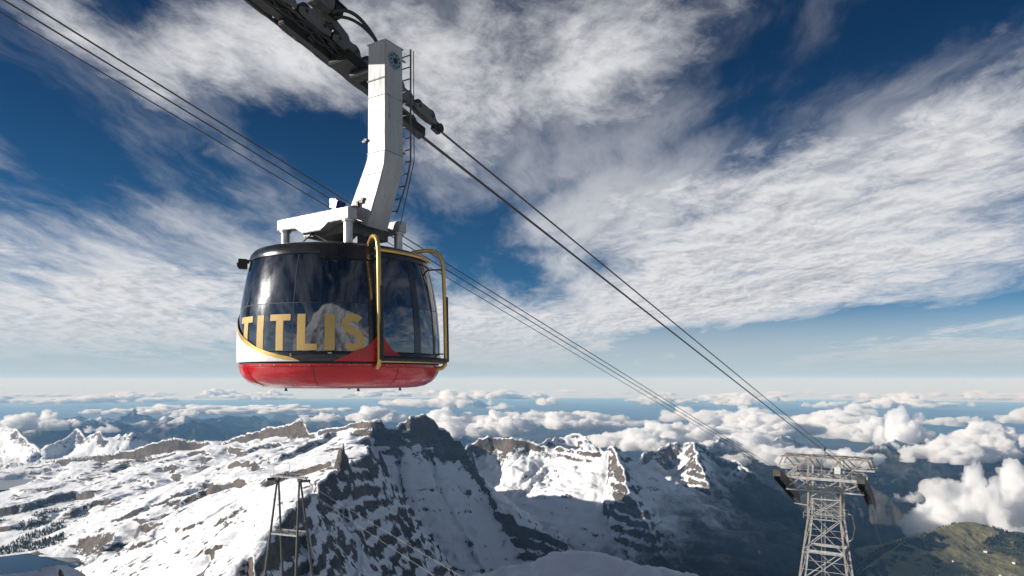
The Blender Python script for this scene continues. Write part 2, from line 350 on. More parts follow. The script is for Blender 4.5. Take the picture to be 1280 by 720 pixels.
def height(X, Y):
    """ground height (without earth curvature) plus material weights at plan positions"""
    X = X.astype(np.float32); Y = Y.astype(np.float32)
    r = np.sqrt(X * X + Y * Y)
    # wobble of the ridges
    wa = np.clip(r / 3000, .15, 1.6)
    Xw = X + wa * (22 * fbm(X, Y, 420, 3, 3) + 9 * fbm(X, Y, 90, 2, 5))
    Yw = Y + wa * (22 * fbm(X, Y, 420, 3, 11) + 9 * fbm(X, Y, 90, 2, 13))
    # valley and lowland base
    base = -2300 + 260 * fbm(X, Y, 9000, 5, 21) + 90 * ridged(X, Y, 3000, 4, 25) * sst(r, 9000, 15000)
    base = base + (800) * sst(-r, -14000, -6500)
    # a belt of alpine foothills beyond the left valley
    belt = sst(-X / np.maximum(Y, 1), -.25, .30) * sst(r, 9500, 15000) * sst(-r, -46000, -22000) * (Y > 0)
    base = base + belt * (250 + 1000 * ridged(X, Y, 5200, 5, 41) ** 1.4)
    belt2 = sst(r, 10500, 15000) * sst(-r, -40000, -20000) * (Y > 0)
    base = base + belt2 * 420 * ridged(X, Y, 6500, 5, 57)
    z = base.astype(np.float32)
    z = np.maximum(z, -46 - .56 * r - 14 * fbm(X, Y, 160, 4, 9))
    zm = z.copy(); S = np.zeros_like(z); D = np.zeros_like(z); ci = 0
    for P, n, f in ((C11, (150, 200, .40), (200, 200, .6)), (C12, (130, 120, .42), (200, 200, .6)), (C13, (160, 300, .32), (250, 300, .5)),
                    (C7, (120, 200, .36), (250, 300, .55)), (C8, (60, 300, .34), (200, 300, .4)), (C9, (80, 250, .52), (150, 300, .45)), (C9B, (40, 120, .5), (60, 120, .55)), (C9C, (40, 120, .5), (60, 120, .55)),
                    (C4, (150, 65, .38), (300, 250, .7)), (C4B, (60, 70, .36), (300, 250, .6)), (C4C, (45, 60, .46), (60, 90, .7)), (C5, (70, 90, .78), (60, 90, .62)),
                    (C6, (190, 190, .66), (300, 250, .5)), (C6B, (60, 70, .7), (90, 90, .66)), (C6C, (50, 80, .62), (60, 80, .66)),
                    (C2, (190, 120, .60), (260, 150, .75))):
        tent(zm, Xw, Yw, P, n, f, 6000.0, S, D, ci * 9000.0); ci += 1
    zg = tent(z.copy(), Xw, Yw, C10, (30, 200, .235), (60, 150, .5))
    # the left block: a smooth dipping snow sheet ending at cliffs
    loc = (X > -6500) & (X < 900) & (Y > 300) & (Y < 6500)
    sheet = np.full(X.shape, -9e4, np.float32); left = np.zeros(X.shape, np.float32)
    xs, ys = X[loc], Y[loc]; xw, yw = Xw[loc], Yw[loc]
    sv = tps_eval(SHEETFIT, xs, ys)
    d3 = signed_dist(xw, yw, C3)             # + on the left (west) of the crest
    d1 = signed_dist(xw, yw, np.concatenate([C1, C1B]))      # + behind the cliff crest
    right = np.clip(-d3, 0, None); behind = np.clip(d1, 0, None)
    # terraced rock bands, following the strata
    nz = fbm(xs, ys, 700, 3, 71); n2 = fbm(xs, ys, 160, 4, 73)
    st = 46.0
    q = (sv + 55 * nz + 16 * n2 + .03 * ys) / st
    fl = np.floor(q); fr = q - fl
    step = (fl + sst(fr, .84, .985)) * st - 55 * nz - 16 * n2 - .03 * ys
    tm = sst(fbm(xs, ys * .45, 620, 3, 77) + .25 * fbm(xs, ys, 150, 2, 79), -.02, .26)
    calm = sst(sv, -640, -560)
    sv = sv + (step - sv) * tm * .95 * calm + 9 * fbm(xs, ys, 120, 6, 81, .56) + 16 * fbm(xs, ys, 420, 3, 83)
    sv = add_bands(sv, xs, ys)
    # cliff under the C1 crest
    cl = np.clip(-d1, 0, None)
    Zc = tent(np.full(xs.shape, -9e4, np.float32), xw, yw, C1, (95, 26, .7), (300, 200, .5), 3000)
    Zc = tent(Zc, xw, yw, C1B, (30, 30, .8), (300, 200, .5), 3000)
    sv = sv - (260 * (1 - np.exp(-right / 190)) + .80 * right + 1.2e-3 * right * right) - (240 * (1 - np.exp(-behind / 120)) + .55 * behind)
    sv = np.maximum(sv, np.where(d3 > -30, Zc, -9e4))
    sp = tent(np.full(xs.shape, -9e4, np.float32), xs, ys, SPIRE, (40, 8, 2.2), (40, 8, 2.2), 400)
    sp = sp + (26 * ridged(xs, ys, 34, 3, 401) - 12)
    sv = np.maximum(sv, sp)
    sheet[loc] = sv
    SF = np.zeros_like(z); RF = np.zeros_like(z); SF[loc] = ys * .9 - xs * .4; RF[loc] = right
    left[loc] = sst(d3, -40, 40) * sst(-d1, -30, 30)
    zn = tent(np.full(X.shape, -9e4, np.float32), Xw, Yw, BENCH, (2, 60, .10, 70), (60, 60, .8), 1500)
    zn = tent(zn, X, Y, KNOLL, (4, 10, .35, 15), (20, 20, .5), 400)
    zn = tent(zn, X, Y, CORNER, (6, 20, .12, 40), (40, 60, .6), 600)
    zn = tent(zn, X, Y, SHADE_RIDGE, (60, 80, 1.5), (60, 80, 1.5), 2500)
    zn = tent(zn, X, Y, SUMMIT, (20, 60, .42), (20, 60, .35), 2500)
    # fractal rock relief on the steep massifs
    rel = ridged(Xw, Yw, 520, 6, 101) - .45
    rel2 = ridged(Xw * 1.0, Yw * .8, 110, 4, 131) - .45
    big = sst(zm - z, 30, 260)
    wob = 60 * fbm(X, Y, 300, 3, 203)
    rib = ridged(S + wob, D * .22 + .15 * wob, 210, 5, 211) - .5
    rib2 = ridged(S + wob * .6, D * .3, 62, 4, 223) - .5
    gr = sst(D, 5, 180)
    zm = zm + big * np.clip(r / 3400, .7, 1.5) * (1 - .5 * sst(r, 5800, 7500) * (X < 0)) * (42 * rel + 15 * rel2 + gr * (62 * rib + 26 * rib2) - 10)
    face = sst(sheet - z, 0, 200) * (1 - left)
    rb = ridged(SF + wob * .5, RF * .25, 150, 5, 251) - .5
    sheet = sheet + face * (40 * rel + 26 * rel2 + sst(RF, 5, 120) * 46 * rb + 12 * (ridged(X, Y, 45, 3, 151) - .45))
    kk = sst(fbm(X, Y, 500, 3, 421), -.35, .15)
    zm = np.where(big > .05, ledges(zm, X, Y, big * kk * .8, 411), zm)
    sheet = np.where(face > .05, ledges(sheet, X, Y, face * kk * .8, 431), sheet)
    zn = zn - 7 + 7 * fbm(X, Y, 90, 5, 161) + 6 * ridged(X, Y, 55, 4, 167) + 2.0 * fbm(X, Y, 14, 3, 165) * sst(-r, -900, -300)
    zg = zg + np.where(zg > z + 1, 26 * fbm(X, Y, 500, 5, 171) + 10 * ridged(X, Y, 180, 3, 173), 0)
    out = np.maximum(np.maximum(zm, zg), np.maximum(sheet, zn))
    green = ((zg >= out - .1) & (zg > z + 5)).astype(np.float32)
    # lake basin
    dl = np.sqrt(((X - LAKE_P.x) / 1.0) ** 2 + ((Y - LAKE_P.y) / 1.25) ** 2) + 60 * fbm(X, Y, 260, 3, 181)
    m = sst(-dl, -330, -190)
    out = np.where((m > 0) & (r > 1500), out * (1 - m) + m * (LAKE_Z - 16), out)
    dp = np.sqrt(((X - POND_P.x) / 1.0) ** 2 + ((Y - POND_P.y) / 1.9) ** 2) + 22 * fbm(X, Y, 120, 3, 191)
    m = sst(-dp, -190, -120)
    out = np.where((m > 0) & (r > 3000), out * (1 - m) + m * (POND_P.z - 3), out)
    sl = sst(X, 200, 1000) * sst(-r, -9500, -7000)
    cliff = big * sst(-D, -150, -15) * (1 - left)
    return out, left, green, sl, cliff

def polar_axes():
    px = np.linspace(-130, 1410, 920)
    th = np.arctan((px - 640) / F)
    th2 = np.linspace(th[-1], th[0] + 2 * math.pi, 130)[1:-1]
    th = np.concatenate([th, th2])
    def lg(a, b, n): return np.exp(np.linspace(math.log(a), math.log(b), n, endpoint=False))
    r = np.concatenate([lg(30, 150, 24), lg(150, 1000, 120), lg(1000, 6000, 640), lg(6000, 17000, 210), lg(17000, 240000, 110), [240000.0]])
    return th, r

def build_terrain():
    th, r = polar_axes()
    TH, RR = np.meshgrid(th, r)
    X = (RR * np.sin(TH)); Y = (RR * np.cos(TH))
    z, left, green, sline, cliff = height(X.ravel(), Y.ravel())
    z = z - (RR.ravel() ** 2) / (2 * RE)
    nr, nc = RR.shape
    co = np.stack([X.ravel(), Y.ravel(), z], 1).astype(np.float32)
    i = np.arange(nr - 1)[:, None] * nc; j = np.arange(nc)[None]; j2 = (j + 1) % nc
    q = np.stack([i + j, i + j2, i + nc + j2, i + nc + j], -1).reshape(-1, 4)[:, ::-1]
    me = bpy.data.meshes.new('mountain_terrain')
    me.vertices.add(len(co)); me.vertices.foreach_set('co', co.ravel())
    me.loops.add(q.size); me.loops.foreach_set('vertex_index', q.ravel().astype(np.int32))
    me.polygons.add(len(q)); me.polygons.foreach_set('loop_start', np.arange(0, q.size, 4, dtype=np.int32))
    me.polygons.foreach_set('loop_total', np.full(len(q), 4, np.int32))
    me.update(calc_edges=True)
    me.polygons.foreach_set('use_smooth', np.ones(len(q), bool))
    for nm, v in (('left', left), ('green', green), ('sline', sline), ('cliff', cliff)):
        a = me.attributes.new(nm, 'FLOAT', 'POINT'); a.data.foreach_set('value', v.astype(np.float32))
    o = bpy.data.objects.new('mountain_terrain', me); COL.objects.link(o)
    o['kind'] = 'structure'; o['label'] = 'snow covered alpine ridges, rock faces and valleys below the station'
    return o, (th, r, z.reshape(nr, nc))

def terrain_material():
    m = bpy.data.materials.new('snow_and_rock'); m.use_nodes = True
    t = NT(m.node_tree); t.n.clear()
    out = t.new('ShaderNodeOutputMaterial'); bs = t.new('ShaderNodeBsdfPrincipled')
    t.l.new(bs.outputs[0], out.inputs[0])
    geo = t.new('ShaderNodeNewGeometry'); pos = geo.outputs['Position']; nrm = geo.outputs['Normal']
    km = t.vmath('SCALE', pos); km.node.inputs['Scale'].default_value = .001
    _, _, h = t.sep(pos)
    _, _, nz = t.sep(nrm)
    left = t.new('ShaderNodeAttribute', attribute_name='left').outputs['Fac']
    green = t.new('ShaderNodeAttribute', attribute_name='green').outputs['Fac']
    big = t.noise(km, 1.3, 5, .6); mid = t.noise(km, 7.0, 6, .62); fine = t.noise(km, 40.0, 5, .62)
    # strata: thin ledges that hold snow on the walls
    zs = t.mapping(km, rot=(R(8), R(14), 0), scale=(2.0, 2.0, 26.0))
    strata = t.noise(zs, 1.4, 6, .62)
    flute = t.noise(t.mapping(km, scale=(9, 9, 1.2)), 2.2, 5, .6)
    # snow cover from steepness, broken up by noise
    s = t.math('ADD', nz, t.math('MULTIPLY', t.math('SUBTRACT', mid, .5), .20))
    s = t.math('ADD', s, t.math('MULTIPLY', t.math('SUBTRACT', fine, .5), .52))
    s = t.math('ADD', s, t.math('MULTIPLY', t.math('SUBTRACT', strata, .5), .34))
    s = t.math('ADD', s, t.math('MULTIPLY', t.math('SUBTRACT', flute, .5), .26))
    s = t.math('ADD', s, t.math('MULTIPLY', t.math('SUBTRACT', t.noise(km, 130.0, 5, .66), .5), .46))
    thr = t.math('MULTIPLY_ADD', left, .24, .52)
    thr = t.math('MULTIPLY_ADD', t.new('ShaderNodeAttribute', attribute_name='cliff').outputs['Fac'], .16, thr)
    snow = t.mapr(t.math('SUBTRACT', s, thr), -.035, .035)
    # small outcrops showing through along the beds of the smooth slope
    bed = t.noise(t.mapping(km, rot=(0, R(6), 0), scale=(3.2, 3.2, 22)), 2.6, 7, .66)
    oc = t.math('MULTIPLY', t.mapr(t.math('ADD', bed, t.math('MULTIPLY', t.math('SUBTRACT', big, .5), .5)), .585, .625), left)
    snow = t.math('MULTIPLY', snow, t.math('SUBTRACT', 1.0, oc))
    # snow line
    hl = t.math('ADD', h, t.math('MULTIPLY', t.math('SUBTRACT', big, .5), 380))
    hl = t.math('ADD', hl, t.math('MULTIPLY', t.math('SUBTRACT', mid, .5), 420))
    hl = t.math('MULTIPLY_ADD', t.new('ShaderNodeAttribute', attribute_name='sline').outputs['Fac'], -190.0, hl)
    line = t.mapr(hl, -1000.0, -760.0)
    snow = t.math('MULTIPLY', snow, line)
    snow = t.math('MULTIPLY', snow, t.math('SUBTRACT', 1.0, green))
    # rock
    rk = t.mix(t.mapr(mid, .35, .65), (.055, .050, .048), (.165, .130, .102))
    rk = t.mix(t.mapr(strata, .42, .62), rk, t.mix(flute, (.035, .033, .033), (.21, .165, .125)))
    rk = t.mix(t.math('MULTIPLY', t.mapr(fine, .5, .7), .5), rk, (.07, .066, .064))
    # low ground: forest and meadow, tones darkened to carry the valley's shadow too
    fo = t.mix(fine, (.010, .018, .014), (.030, .040, .024))
    br = t.mix(mid, (.030, .024, .021), (.062, .050, .040))
    md = t.mix(mid, (.040, .052, .020), (.080, .078, .034))
    low = t.mix(t.mapr(t.math('ADD', t.math('MULTIPLY', mid, .6), t.math('MULTIPLY', big, .5)), .46, .62), fo, br)
    low = t.mix(t.math('MULTIPLY', t.mapr(t.math('ADD', big, t.math('MULTIPLY', fine, .25)), .66, .76), t.mapr(nz, .76, .90)), low, md)
    mea = t.math('ADD', t.noise(t.mapping(km, loc=(4, 2, 0)), 2.3, 7, .62), t.math('MULTIPLY', t.math('SUBTRACT', nz, .9), 1.1))
    hi = t.mapr(t.math('ADD', h, t.math('MULTIPLY', t.math('SUBTRACT', big, .5), 300)), -1060, -1000)
    gm = t.math('SUBTRACT', 1.0, t.mapr(t.math('ADD', mea, t.math('MULTIPLY', hi, -.16)), .36, .40))
    grn = t.mix(gm, t.mix(t.noise(km, 5, 4, .6), (.15, .155, .068), (.32, .27, .15)), fo)
    low = t.mix(green, low, grn)
    ground = t.mix(t.mapr(hl, -1150.0, -800.0), low, rk)
    ground = t.mix(green, ground, grn)
    # bare rock on very steep low walls
    snowc = t.mix(mid, (.80, .82, .85), (.86, .87, .89))
    col = t.mix(snow, ground, snowc)
    t.l.new(col, bs.inputs['Base Color'])
    t.put(bs.inputs['Roughness'], t.mapr(snow, 0, 1, .9, .62))
    bs.inputs['Specular IOR Level'].default_value = .25
    # relief: rock grain and wind-packed snow
    hgt = t.math('ADD', t.math('MULTIPLY', fine, t.mapr(snow, 0, 1, 13.0, 4.5)), t.math('MULTIPLY', t.noise(km, 170.0, 4, .6), t.mapr(snow, 0, 1, 4.5, 1.3)))
    hgt = t.math('ADD', hgt, t.math('MULTIPLY', strata, t.mapr(snow, 0, 1, 20.0, 0.0)))
    bp = t.new('ShaderNodeBump'); bp.inputs['Strength'].default_value = 1.0; bp.inputs['Distance'].default_value = 1.0
    t.l.new(hgt, bp.inputs['Height']); t.l.new(bp.outputs[0], bs.inputs['Normal'])
    return m

TERR, GRID = build_terrain()
TERR.data.materials.append(terrain_material())
print('terrain', time.time() - T0)
# ------------------------------------------------------------------ air
def build_haze():
    bm = bmesh.new(); bmesh.ops.create_cube(bm, size=1.0)
    for v in bm.verts:
        v.co.x *= 520000; v.co.y *= 520000
        v.co.z = 420.0 if v.co.z > 0 else -7800.0
    me = bpy.data.meshes.new('haze'); bm.to_mesh(me); bm.free()
    o = bpy.data.objects.new('haze', me); COL.objects.link(o)
    m = bpy.data.materials.new('haze_air'); m.use_nodes = True
    t = NT(m.node_tree); t.n.clear()
    out = t.new('ShaderNodeOutputMaterial'); pv = t.new('ShaderNodeVolumePrincipled')
    pv.inputs['Color'].default_value = HAZE_COL
    pv.inputs['Absorption Color'].default_value = (1, 1, 1, 1)      # air scatters blue most and absorbs nothing
    pv.inputs['Density'].default_value = HAZE_DEN
    pv.inputs['Anisotropy'].default_value = 0.0
    t.l.new(pv.outputs[0], out.inputs['Volume'])
    me.materials.append(m)
    o['kind'] = 'stuff'; o['label'] = 'thin blue haze filling the valleys and far lowland'
    return o
HAZE_COL = (.27, .57, 1.0, 1)
HAZE_DEN = 2.1e-5
build_haze()

# ------------------------------------------------------------------ cumulus below the viewer
from mathutils import noise as mn
def cloud_mesh(name, seed, n_big, flat, elong, vox):
    rnd = random.Random(seed)
    bm = bmesh.new()
    cores = []
    for i in range(n_big):
        a = rnd.uniform(0, 2 * math.pi); q = math.sqrt(rnd.random())
        x = math.cos(a) * q * elong; y = math.sin(a) * q * .62
        edge = 1 - .62 * q
        r = rnd.uniform(.16, .30) * edge + .05
        z = r * .45 + rnd.uniform(0, .26) * edge * flat
        cores.append((x, y, z, r))
    puffs = list(cores)
    for (x, y, z, r) in cores:
        for k in range(rnd.randint(4, 8)):
            th = rnd.uniform(0, 2 * math.pi); ph = rnd.uniform(-.15, 1.35)
            rr = r * rnd.uniform(.28, .58)
            d = r * rnd.uniform(.75, 1.0)
            c = (x + d * math.cos(th) * math.cos(ph), y + d * math.sin(th) * math.cos(ph), z + d * math.sin(ph) * flat, rr)
            puffs.append(c)
            if rnd.random() < .6:
                th += rnd.uniform(-.8, .8); r3 = rr * rnd.uniform(.35, .6)
                puffs.append((c[0] + rr * math.cos(th) * .8, c[1] + rr * math.sin(th) * .8, c[2] + rr * .6, r3))
    for (x, y, z, r) in puffs:
        bmesh.ops.create_icosphere(bm, subdivisions=2, radius=r, matrix=Matrix.Translation((x, y, z)))
    me = bpy.data.meshes.new('tmp'); bm.to_mesh(me); bm.free()
    ob = bpy.data.objects.new('tmp', me); COL.objects.link(ob)
    md = ob.modifiers.new('r', 'REMESH'); md.mode = 'VOXEL'; md.voxel_size = vox; md.use_smooth_shade = True
    dg = bpy.context.evaluated_depsgraph_get(); dg.update()
    me2 = bpy.data.meshes.new_from_object(ob.evaluated_get(dg))
    bpy.data.objects.remove(ob); bpy.data.meshes.remove(me)
    me2.name = name
    nv = len(me2.vertices)
    co = np.zeros(nv * 3, np.float32); me2.vertices.foreach_get('co', co); co = co.reshape(-1, 3)
    no = np.zeros(nv * 3, np.float32); me2.vertices.foreach_get('normal', no); no = no.reshape(-1, 3)
    dsp = np.array([.085 * mn.fractal(Vector(c) * 5.5 + Vector((seed * 7.1, 0, 0)), .62, 2.1, 6) for c in co.tolist()], np.float32)
    co += no * dsp[:, None]
    low = co[:, 2] < .03
    co[low, 2] = .03 - (.03 - co[low, 2]) * .28
    me2.vertices.foreach_set('co', co.ravel()); me2.update()
    me2.polygons.foreach_set('use_smooth', np.ones(len(me2.polygons), bool))
    return me2

def cloud_material(name, dens):
    m = bpy.data.materials.new(name); m.use_nodes = True
    t = NT(m.node_tree); t.n.clear()
    out = t.new('ShaderNodeOutputMaterial'); pv = t.new('ShaderNodeVolumePrincipled')
    pv.inputs['Color'].default_value = (.972, .974, .978, 1)
    pv.inputs['Density'].default_value = dens
    pv.inputs['Anisotropy'].default_value = .0
    t.l.new(pv.outputs[0], out.inputs['Volume'])
    return m

CM_NEAR = cloud_material('cloud_vapour', .016)
CM_FAR = cloud_material('cloud_vapour_far', .007)
C_TEMPL = [cloud_mesh('cumulus_%d' % k, 11 + k * 5, n, fl, el, .021) for k, (n, fl, el) in enumerate(((16, 1.0, 1.0), (22, .8, 1.25), (12, 1.25, .85), (26, .7, 1.5)))]
for me in C_TEMPL: me.materials.append(CM_NEAR)
C_FAR = []
for me in C_TEMPL:
    c = me.copy(); c.materials.clear(); c.materials.append(CM_FAR); C_FAR.append(c)
print('cloud templates', [len(m.polygons) for m in C_TEMPL], time.time() - T0)

NEAR_CLOUDS = [  # px, py of the base middle, distance km, width km, height km, template, turn
 (1268, 676, 5.6, 1.75, .78, 0, 20), (1225, 668, 5.4, .8, .5, 2, 0), (1196, 576, 8.6, 1.30, .36, 1, 10), (1128, 560, 9.6, 1.00, .52, 2, 60), (1250, 562, 10.5, 1.3, .52, 0, 130),
 (1000, 582, 7.6, 1.30, .28, 3, 5), (1062, 586, 7.4, .70, .20, 2, 15), (930, 566, 8.2, 1.10, .30, 1, 200),
 (860, 556, 9.8, 1.9, .42, 3, 8), (800, 562, 9.0, 1.2, .34, 1, 140), (960, 546, 13, 2.2, .5, 1, 30), (1090, 543, 12, 1.1, .28, 2, 190),
 (610, 544, 14, 2.2, .62, 0, 40), (560, 548, 15, 2.0, .60, 2, 80), (700, 535, 16, 2.4, .46, 1, 170), (470, 526, 16, 1.9, .40, 1, 100), (400, 527, 17, 1.2, .28, 0, 60),
 (28, 538, 11.5, 1.3, .34, 1, 0), (62, 532, 12.5, .9, .26, 2, 50), (126, 541, 9.0, .42, .14, 0, 10), (250, 517, 21, 4.2, .36, 3, 4), (330, 516, 23, 3.6, .36, 3, 190), (232, 522, 17, .9, .26, 0, 80),
 (1165, 622, 6.4, .34, .14, 2, 0), (1135, 628, 6.3, .26, .12, 0, 0), (1235, 548, 14, 1.6, .4, 1, 70),
]
def drop(Y, X): return -(X * X + Y * Y) / (2 * RE)
def put_cloud(me, p, w, h, turn):
    o = bpy.data.objects.new('cloud', me); COL.objects.link(o)
    o.location = p; o.scale = (w * 500, w * 500 * random.Random(int(p[0])).uniform(.8, 1.1), h * 1000 / .72); o.rotation_euler = (0, 0, R(turn))
    o['kind'] = 'stuff'
    o['label'] = 'white cumulus cloud floating over the valleys below the cable car'
    return o
for (px, py, Y, w, h, k, turn) in NEAR_CLOUDS:
    put_cloud(C_TEMPL[k], at(px, py, Y * 1000), w, h, turn)
rc = random.Random(5)
n = 0
while n < 150:
    Y = math.exp(rc.uniform(math.log(17), math.log(125)))
    px = rc.uniform(-90, 1370)
    X = (px - 640) / F * Y
    dn = float(fbm(np.array([X]), np.array([Y]), 16, 3, 301)[0]) + .10 * (px - 300) / 640 - (.16 if px < 420 and Y < 30 else 0)
    if dn < .06 + rc.uniform(-.08, .08): continue
    w = rc.choice((.45, .7, 1.0, 1.4, 2.0, 3.2)) * rc.uniform(.8, 1.2) * (1 + Y / 90); h = min(.55, .14 + .13 * w) * rc.uniform(.6, 1.2) * (1 + Y / 300)
    z = -1180 + rc.uniform(-130, 90) + 1e6 * drop(Y, X)
    put_cloud(C_FAR[rc.randrange(4)], Vector((X * 1000, Y * 1000, z)), w, h, rc.uniform(0, 360))
    n += 1
print('clouds', time.time() - T0)
# ------------------------------------------------------------------ mesh helpers
class MB:
    """collects shapes; build() links them as one mesh object"""
    def __init__(s): s.v = []; s.f = []
    def add(s, vs, fs):
        o = len(s.v); s.v += [tuple(v) for v in vs]; s.f += [tuple(i + o for i in f) for f in fs]
    def box(s, c, size, rot=None):
        hx, hy, hz = size[0] / 2, size[1] / 2, size[2] / 2
        vs = [Vector((x, y, z)) for x in (-hx, hx) for y in (-hy, hy) for z in (-hz, hz)]
        if rot is not None: vs = [rot @ v for v in vs]
        s.add([v + Vector(c) for v in vs], [(0, 1, 3, 2), (4, 6, 7, 5), (0, 4, 5, 1), (2, 3, 7, 6), (0, 2, 6, 4), (1, 5, 7, 3)])
    def bar(s, a, b, w, h=None, up=(0, 0, 1)):
        a, b = Vector(a), Vector(b); h = h or w
        d = (b - a).normalized(); u = Vector(up)
        if abs(d.dot(u)) > .97: u = Vector((1, 0, 0))
        x = d.cross(u).normalized(); y = x.cross(d).normalized()
        vs = []
        for p in (a, b):
            for (i, j) in ((-1, -1), (1, -1), (1, 1), (-1, 1)): vs.append(p + x * i * w / 2 + y * j * h / 2)
        s.add(vs, [(0, 1, 2, 3), (4, 7, 6, 5), (0, 4, 5, 1), (1, 5, 6, 2), (2, 6, 7, 3), (3, 7, 4, 0)])
    def angle(s, a, b, w, t=.18, up=(0, 0, 1)):
        """L-section steel angle"""
        a, b = Vector(a), Vector(b); d = (b - a).normalized(); u = Vector(up)
        if abs(d.dot(u)) > .97: u = Vector((1, 0, 0))
        x = d.cross(u).normalized(); y = x.cross(d).normalized(); k = w * t
        prof = [(0, 0), (w, 0), (w, k), (k, k), (k, w), (0, w)]
        vs = [p + x * (i - w / 2) + y * (j - w / 2) for p in (a, b) for (i, j) in prof]
        n = 6
        s.add(vs, [tuple(range(n))[::-1], tuple(range(n, 2 * n))] + [(i, (i + 1) % n, n + (i + 1) % n, n + i) for i in range(n)])
    def tube(s, pts, r, seg=8, cap=True):
        pts = [Vector(p) for p in pts]; n = len(pts)
        rs = r if isinstance(r, (list, tuple)) else [r] * n
        t0 = (pts[1] - pts[0]).normalized()
        u = t0.orthogonal().normalized(); vs = []
        for i, p in enumerate(pts):
            t = (pts[min(i + 1, n - 1)] - pts[max(i - 1, 0)]).normalized()
            u = (u - t * u.dot(t)).normalized(); w = t.cross(u)
            for k in range(seg):
                a = 2 * math.pi * k / seg; vs.append(p + (u * math.cos(a) + w * math.sin(a)) * rs[i])
        fs = [(i * seg + k, i * seg + (k + 1) % seg, (i + 1) * seg + (k + 1) % seg, (i + 1) * seg + k) for i in range(n - 1) for k in range(seg)]
        if cap: fs += [tuple(range(seg))[::-1], tuple(range((n - 1) * seg, n * seg))]
        s.add(vs, fs)
    def cyl(s, a, b, r, seg=16): s.tube([a, b], r, seg)
    def lathe(s, prof, seg=96, a0=0.0, a1=2 * math.pi):
        """profile of (radius, z) spun about z"""
        full = abs(a1 - a0 - 2 * math.pi) < 1e-6; m = seg if full else seg + 1
        vs = [(r * math.cos(a0 + (a1 - a0) * k / seg), r * math.sin(a0 + (a1 - a0) * k / seg), z) for (r, z) in prof for k in range(m)]
        fs = [(i * m + k, i * m + (k + 1) % m, (i + 1) * m + (k + 1) % m, (i + 1) * m + k) for i in range(len(prof) - 1) for k in range(seg)]
        s.add(vs, fs)
    def prism(s, poly, frame, depth):
        """polygon of (u, v) extruded along w; frame = (origin, u, v, w)"""
        o, u, v, w = [Vector(x) for x in frame]; n = len(poly)
        vs = [o + u * a + v * b for a, b in poly] + [o + u * a + v * b + w * depth for a, b in poly]
        s.add(vs, [tuple(range(n))[::-1], tuple(range(n, 2 * n))] + [(i, (i + 1) % n, n + (i + 1) % n, n + i) for i in range(n)])
    def build(s, name, mat, parent=None, smooth=False, bevel=0.0, fix=True):
        me = bpy.data.meshes.new(name); me.from_pydata([tuple(v) for v in s.v], [], s.f)
        bm = bmesh.new(); bm.from_mesh(me)
        if bevel:
            ed = [e for e in bm.edges if len(e.link_faces) == 2 and e.calc_face_angle(0) > .5]
            bmesh.ops.bevel(bm, geom=ed, offset=bevel, segments=2, affect='EDGES', clamp_overlap=True)
        if fix: bmesh.ops.recalc_face_normals(bm, faces=bm.faces)
        if smooth:
            for f in bm.faces: f.smooth = True
            for e in bm.edges:
                if len(e.link_faces) == 2 and e.calc_face_angle(0) > .65: e.smooth = False
        bm.to_mesh(me); bm.free()
        if mat is not None: me.materials.append(mat)
        o = bpy.data.objects.new(name, me); COL.objects.link(o)
        if parent is not None: o.parent = parent
        return o

def empty(name, loc=(0, 0, 0), rz=0.0):
    o = bpy.data.objects.new(name, None); COL.objects.link(o); o.location = loc; o.rotation_euler = (0, 0, rz); o.empty_display_size = .5
    return o
def tag(o, label, cat, group=None):
    o['label'] = label; o['category'] = cat
    if group: o['group'] = group
    return o

def surf_mat(name, col, col2=None, rough=.5, metal=0.0, scale=6.0, bump=0.0, rvar=.12, spec=.5, streak=False, coat=0.0, dirt=None, lo=.35, hi=.7):
    m = bpy.data.materials.new(name); m.use_nodes = True
    t = NT(m.node_tree); t.n.clear()
    out = t.new('ShaderNodeOutputMaterial'); bs = t.new('ShaderNodeBsdfPrincipled'); t.l.new(bs.outputs[0], out.inputs[0])
    P = t.new('ShaderNodeTexCoord').outputs['Object']
    if streak: P = t.mapping(P, scale=(1, 1, .12))
    n = t.noise(P, scale, 7, .62); n2 = t.noise(P, scale * 6, 4, .6)
    c = t.mix(t.mapr(n, lo, hi), tuple(col), tuple(col2 or [x * .75 for x in col]))
    if dirt: c = t.mix(t.math('MULTIPLY', t.mapr(n2, .56, .72), .6), c, tuple(dirt))
    t.l.new(c, bs.inputs['Base Color'])
    t.put(bs.inputs['Roughness'], t.mapr(n2, .3, .7, max(.02, rough - rvar), min(1, rough + rvar)))
    bs.inputs['Metallic'].default_value = metal; bs.inputs['Specular IOR Level'].default_value = spec
    bs.inputs['Coat Weight'].default_value = coat; bs.inputs['Coat Roughness'].default_value = .06
    if bump:
        b = t.new('ShaderNodeBump'); b.inputs['Strength'].default_value = .5; b.inputs['Distance'].default_value = bump
        t.l.new(n2, b.inputs['Height']); t.l.new(b.outputs[0], bs.inputs['Normal'])
    return m

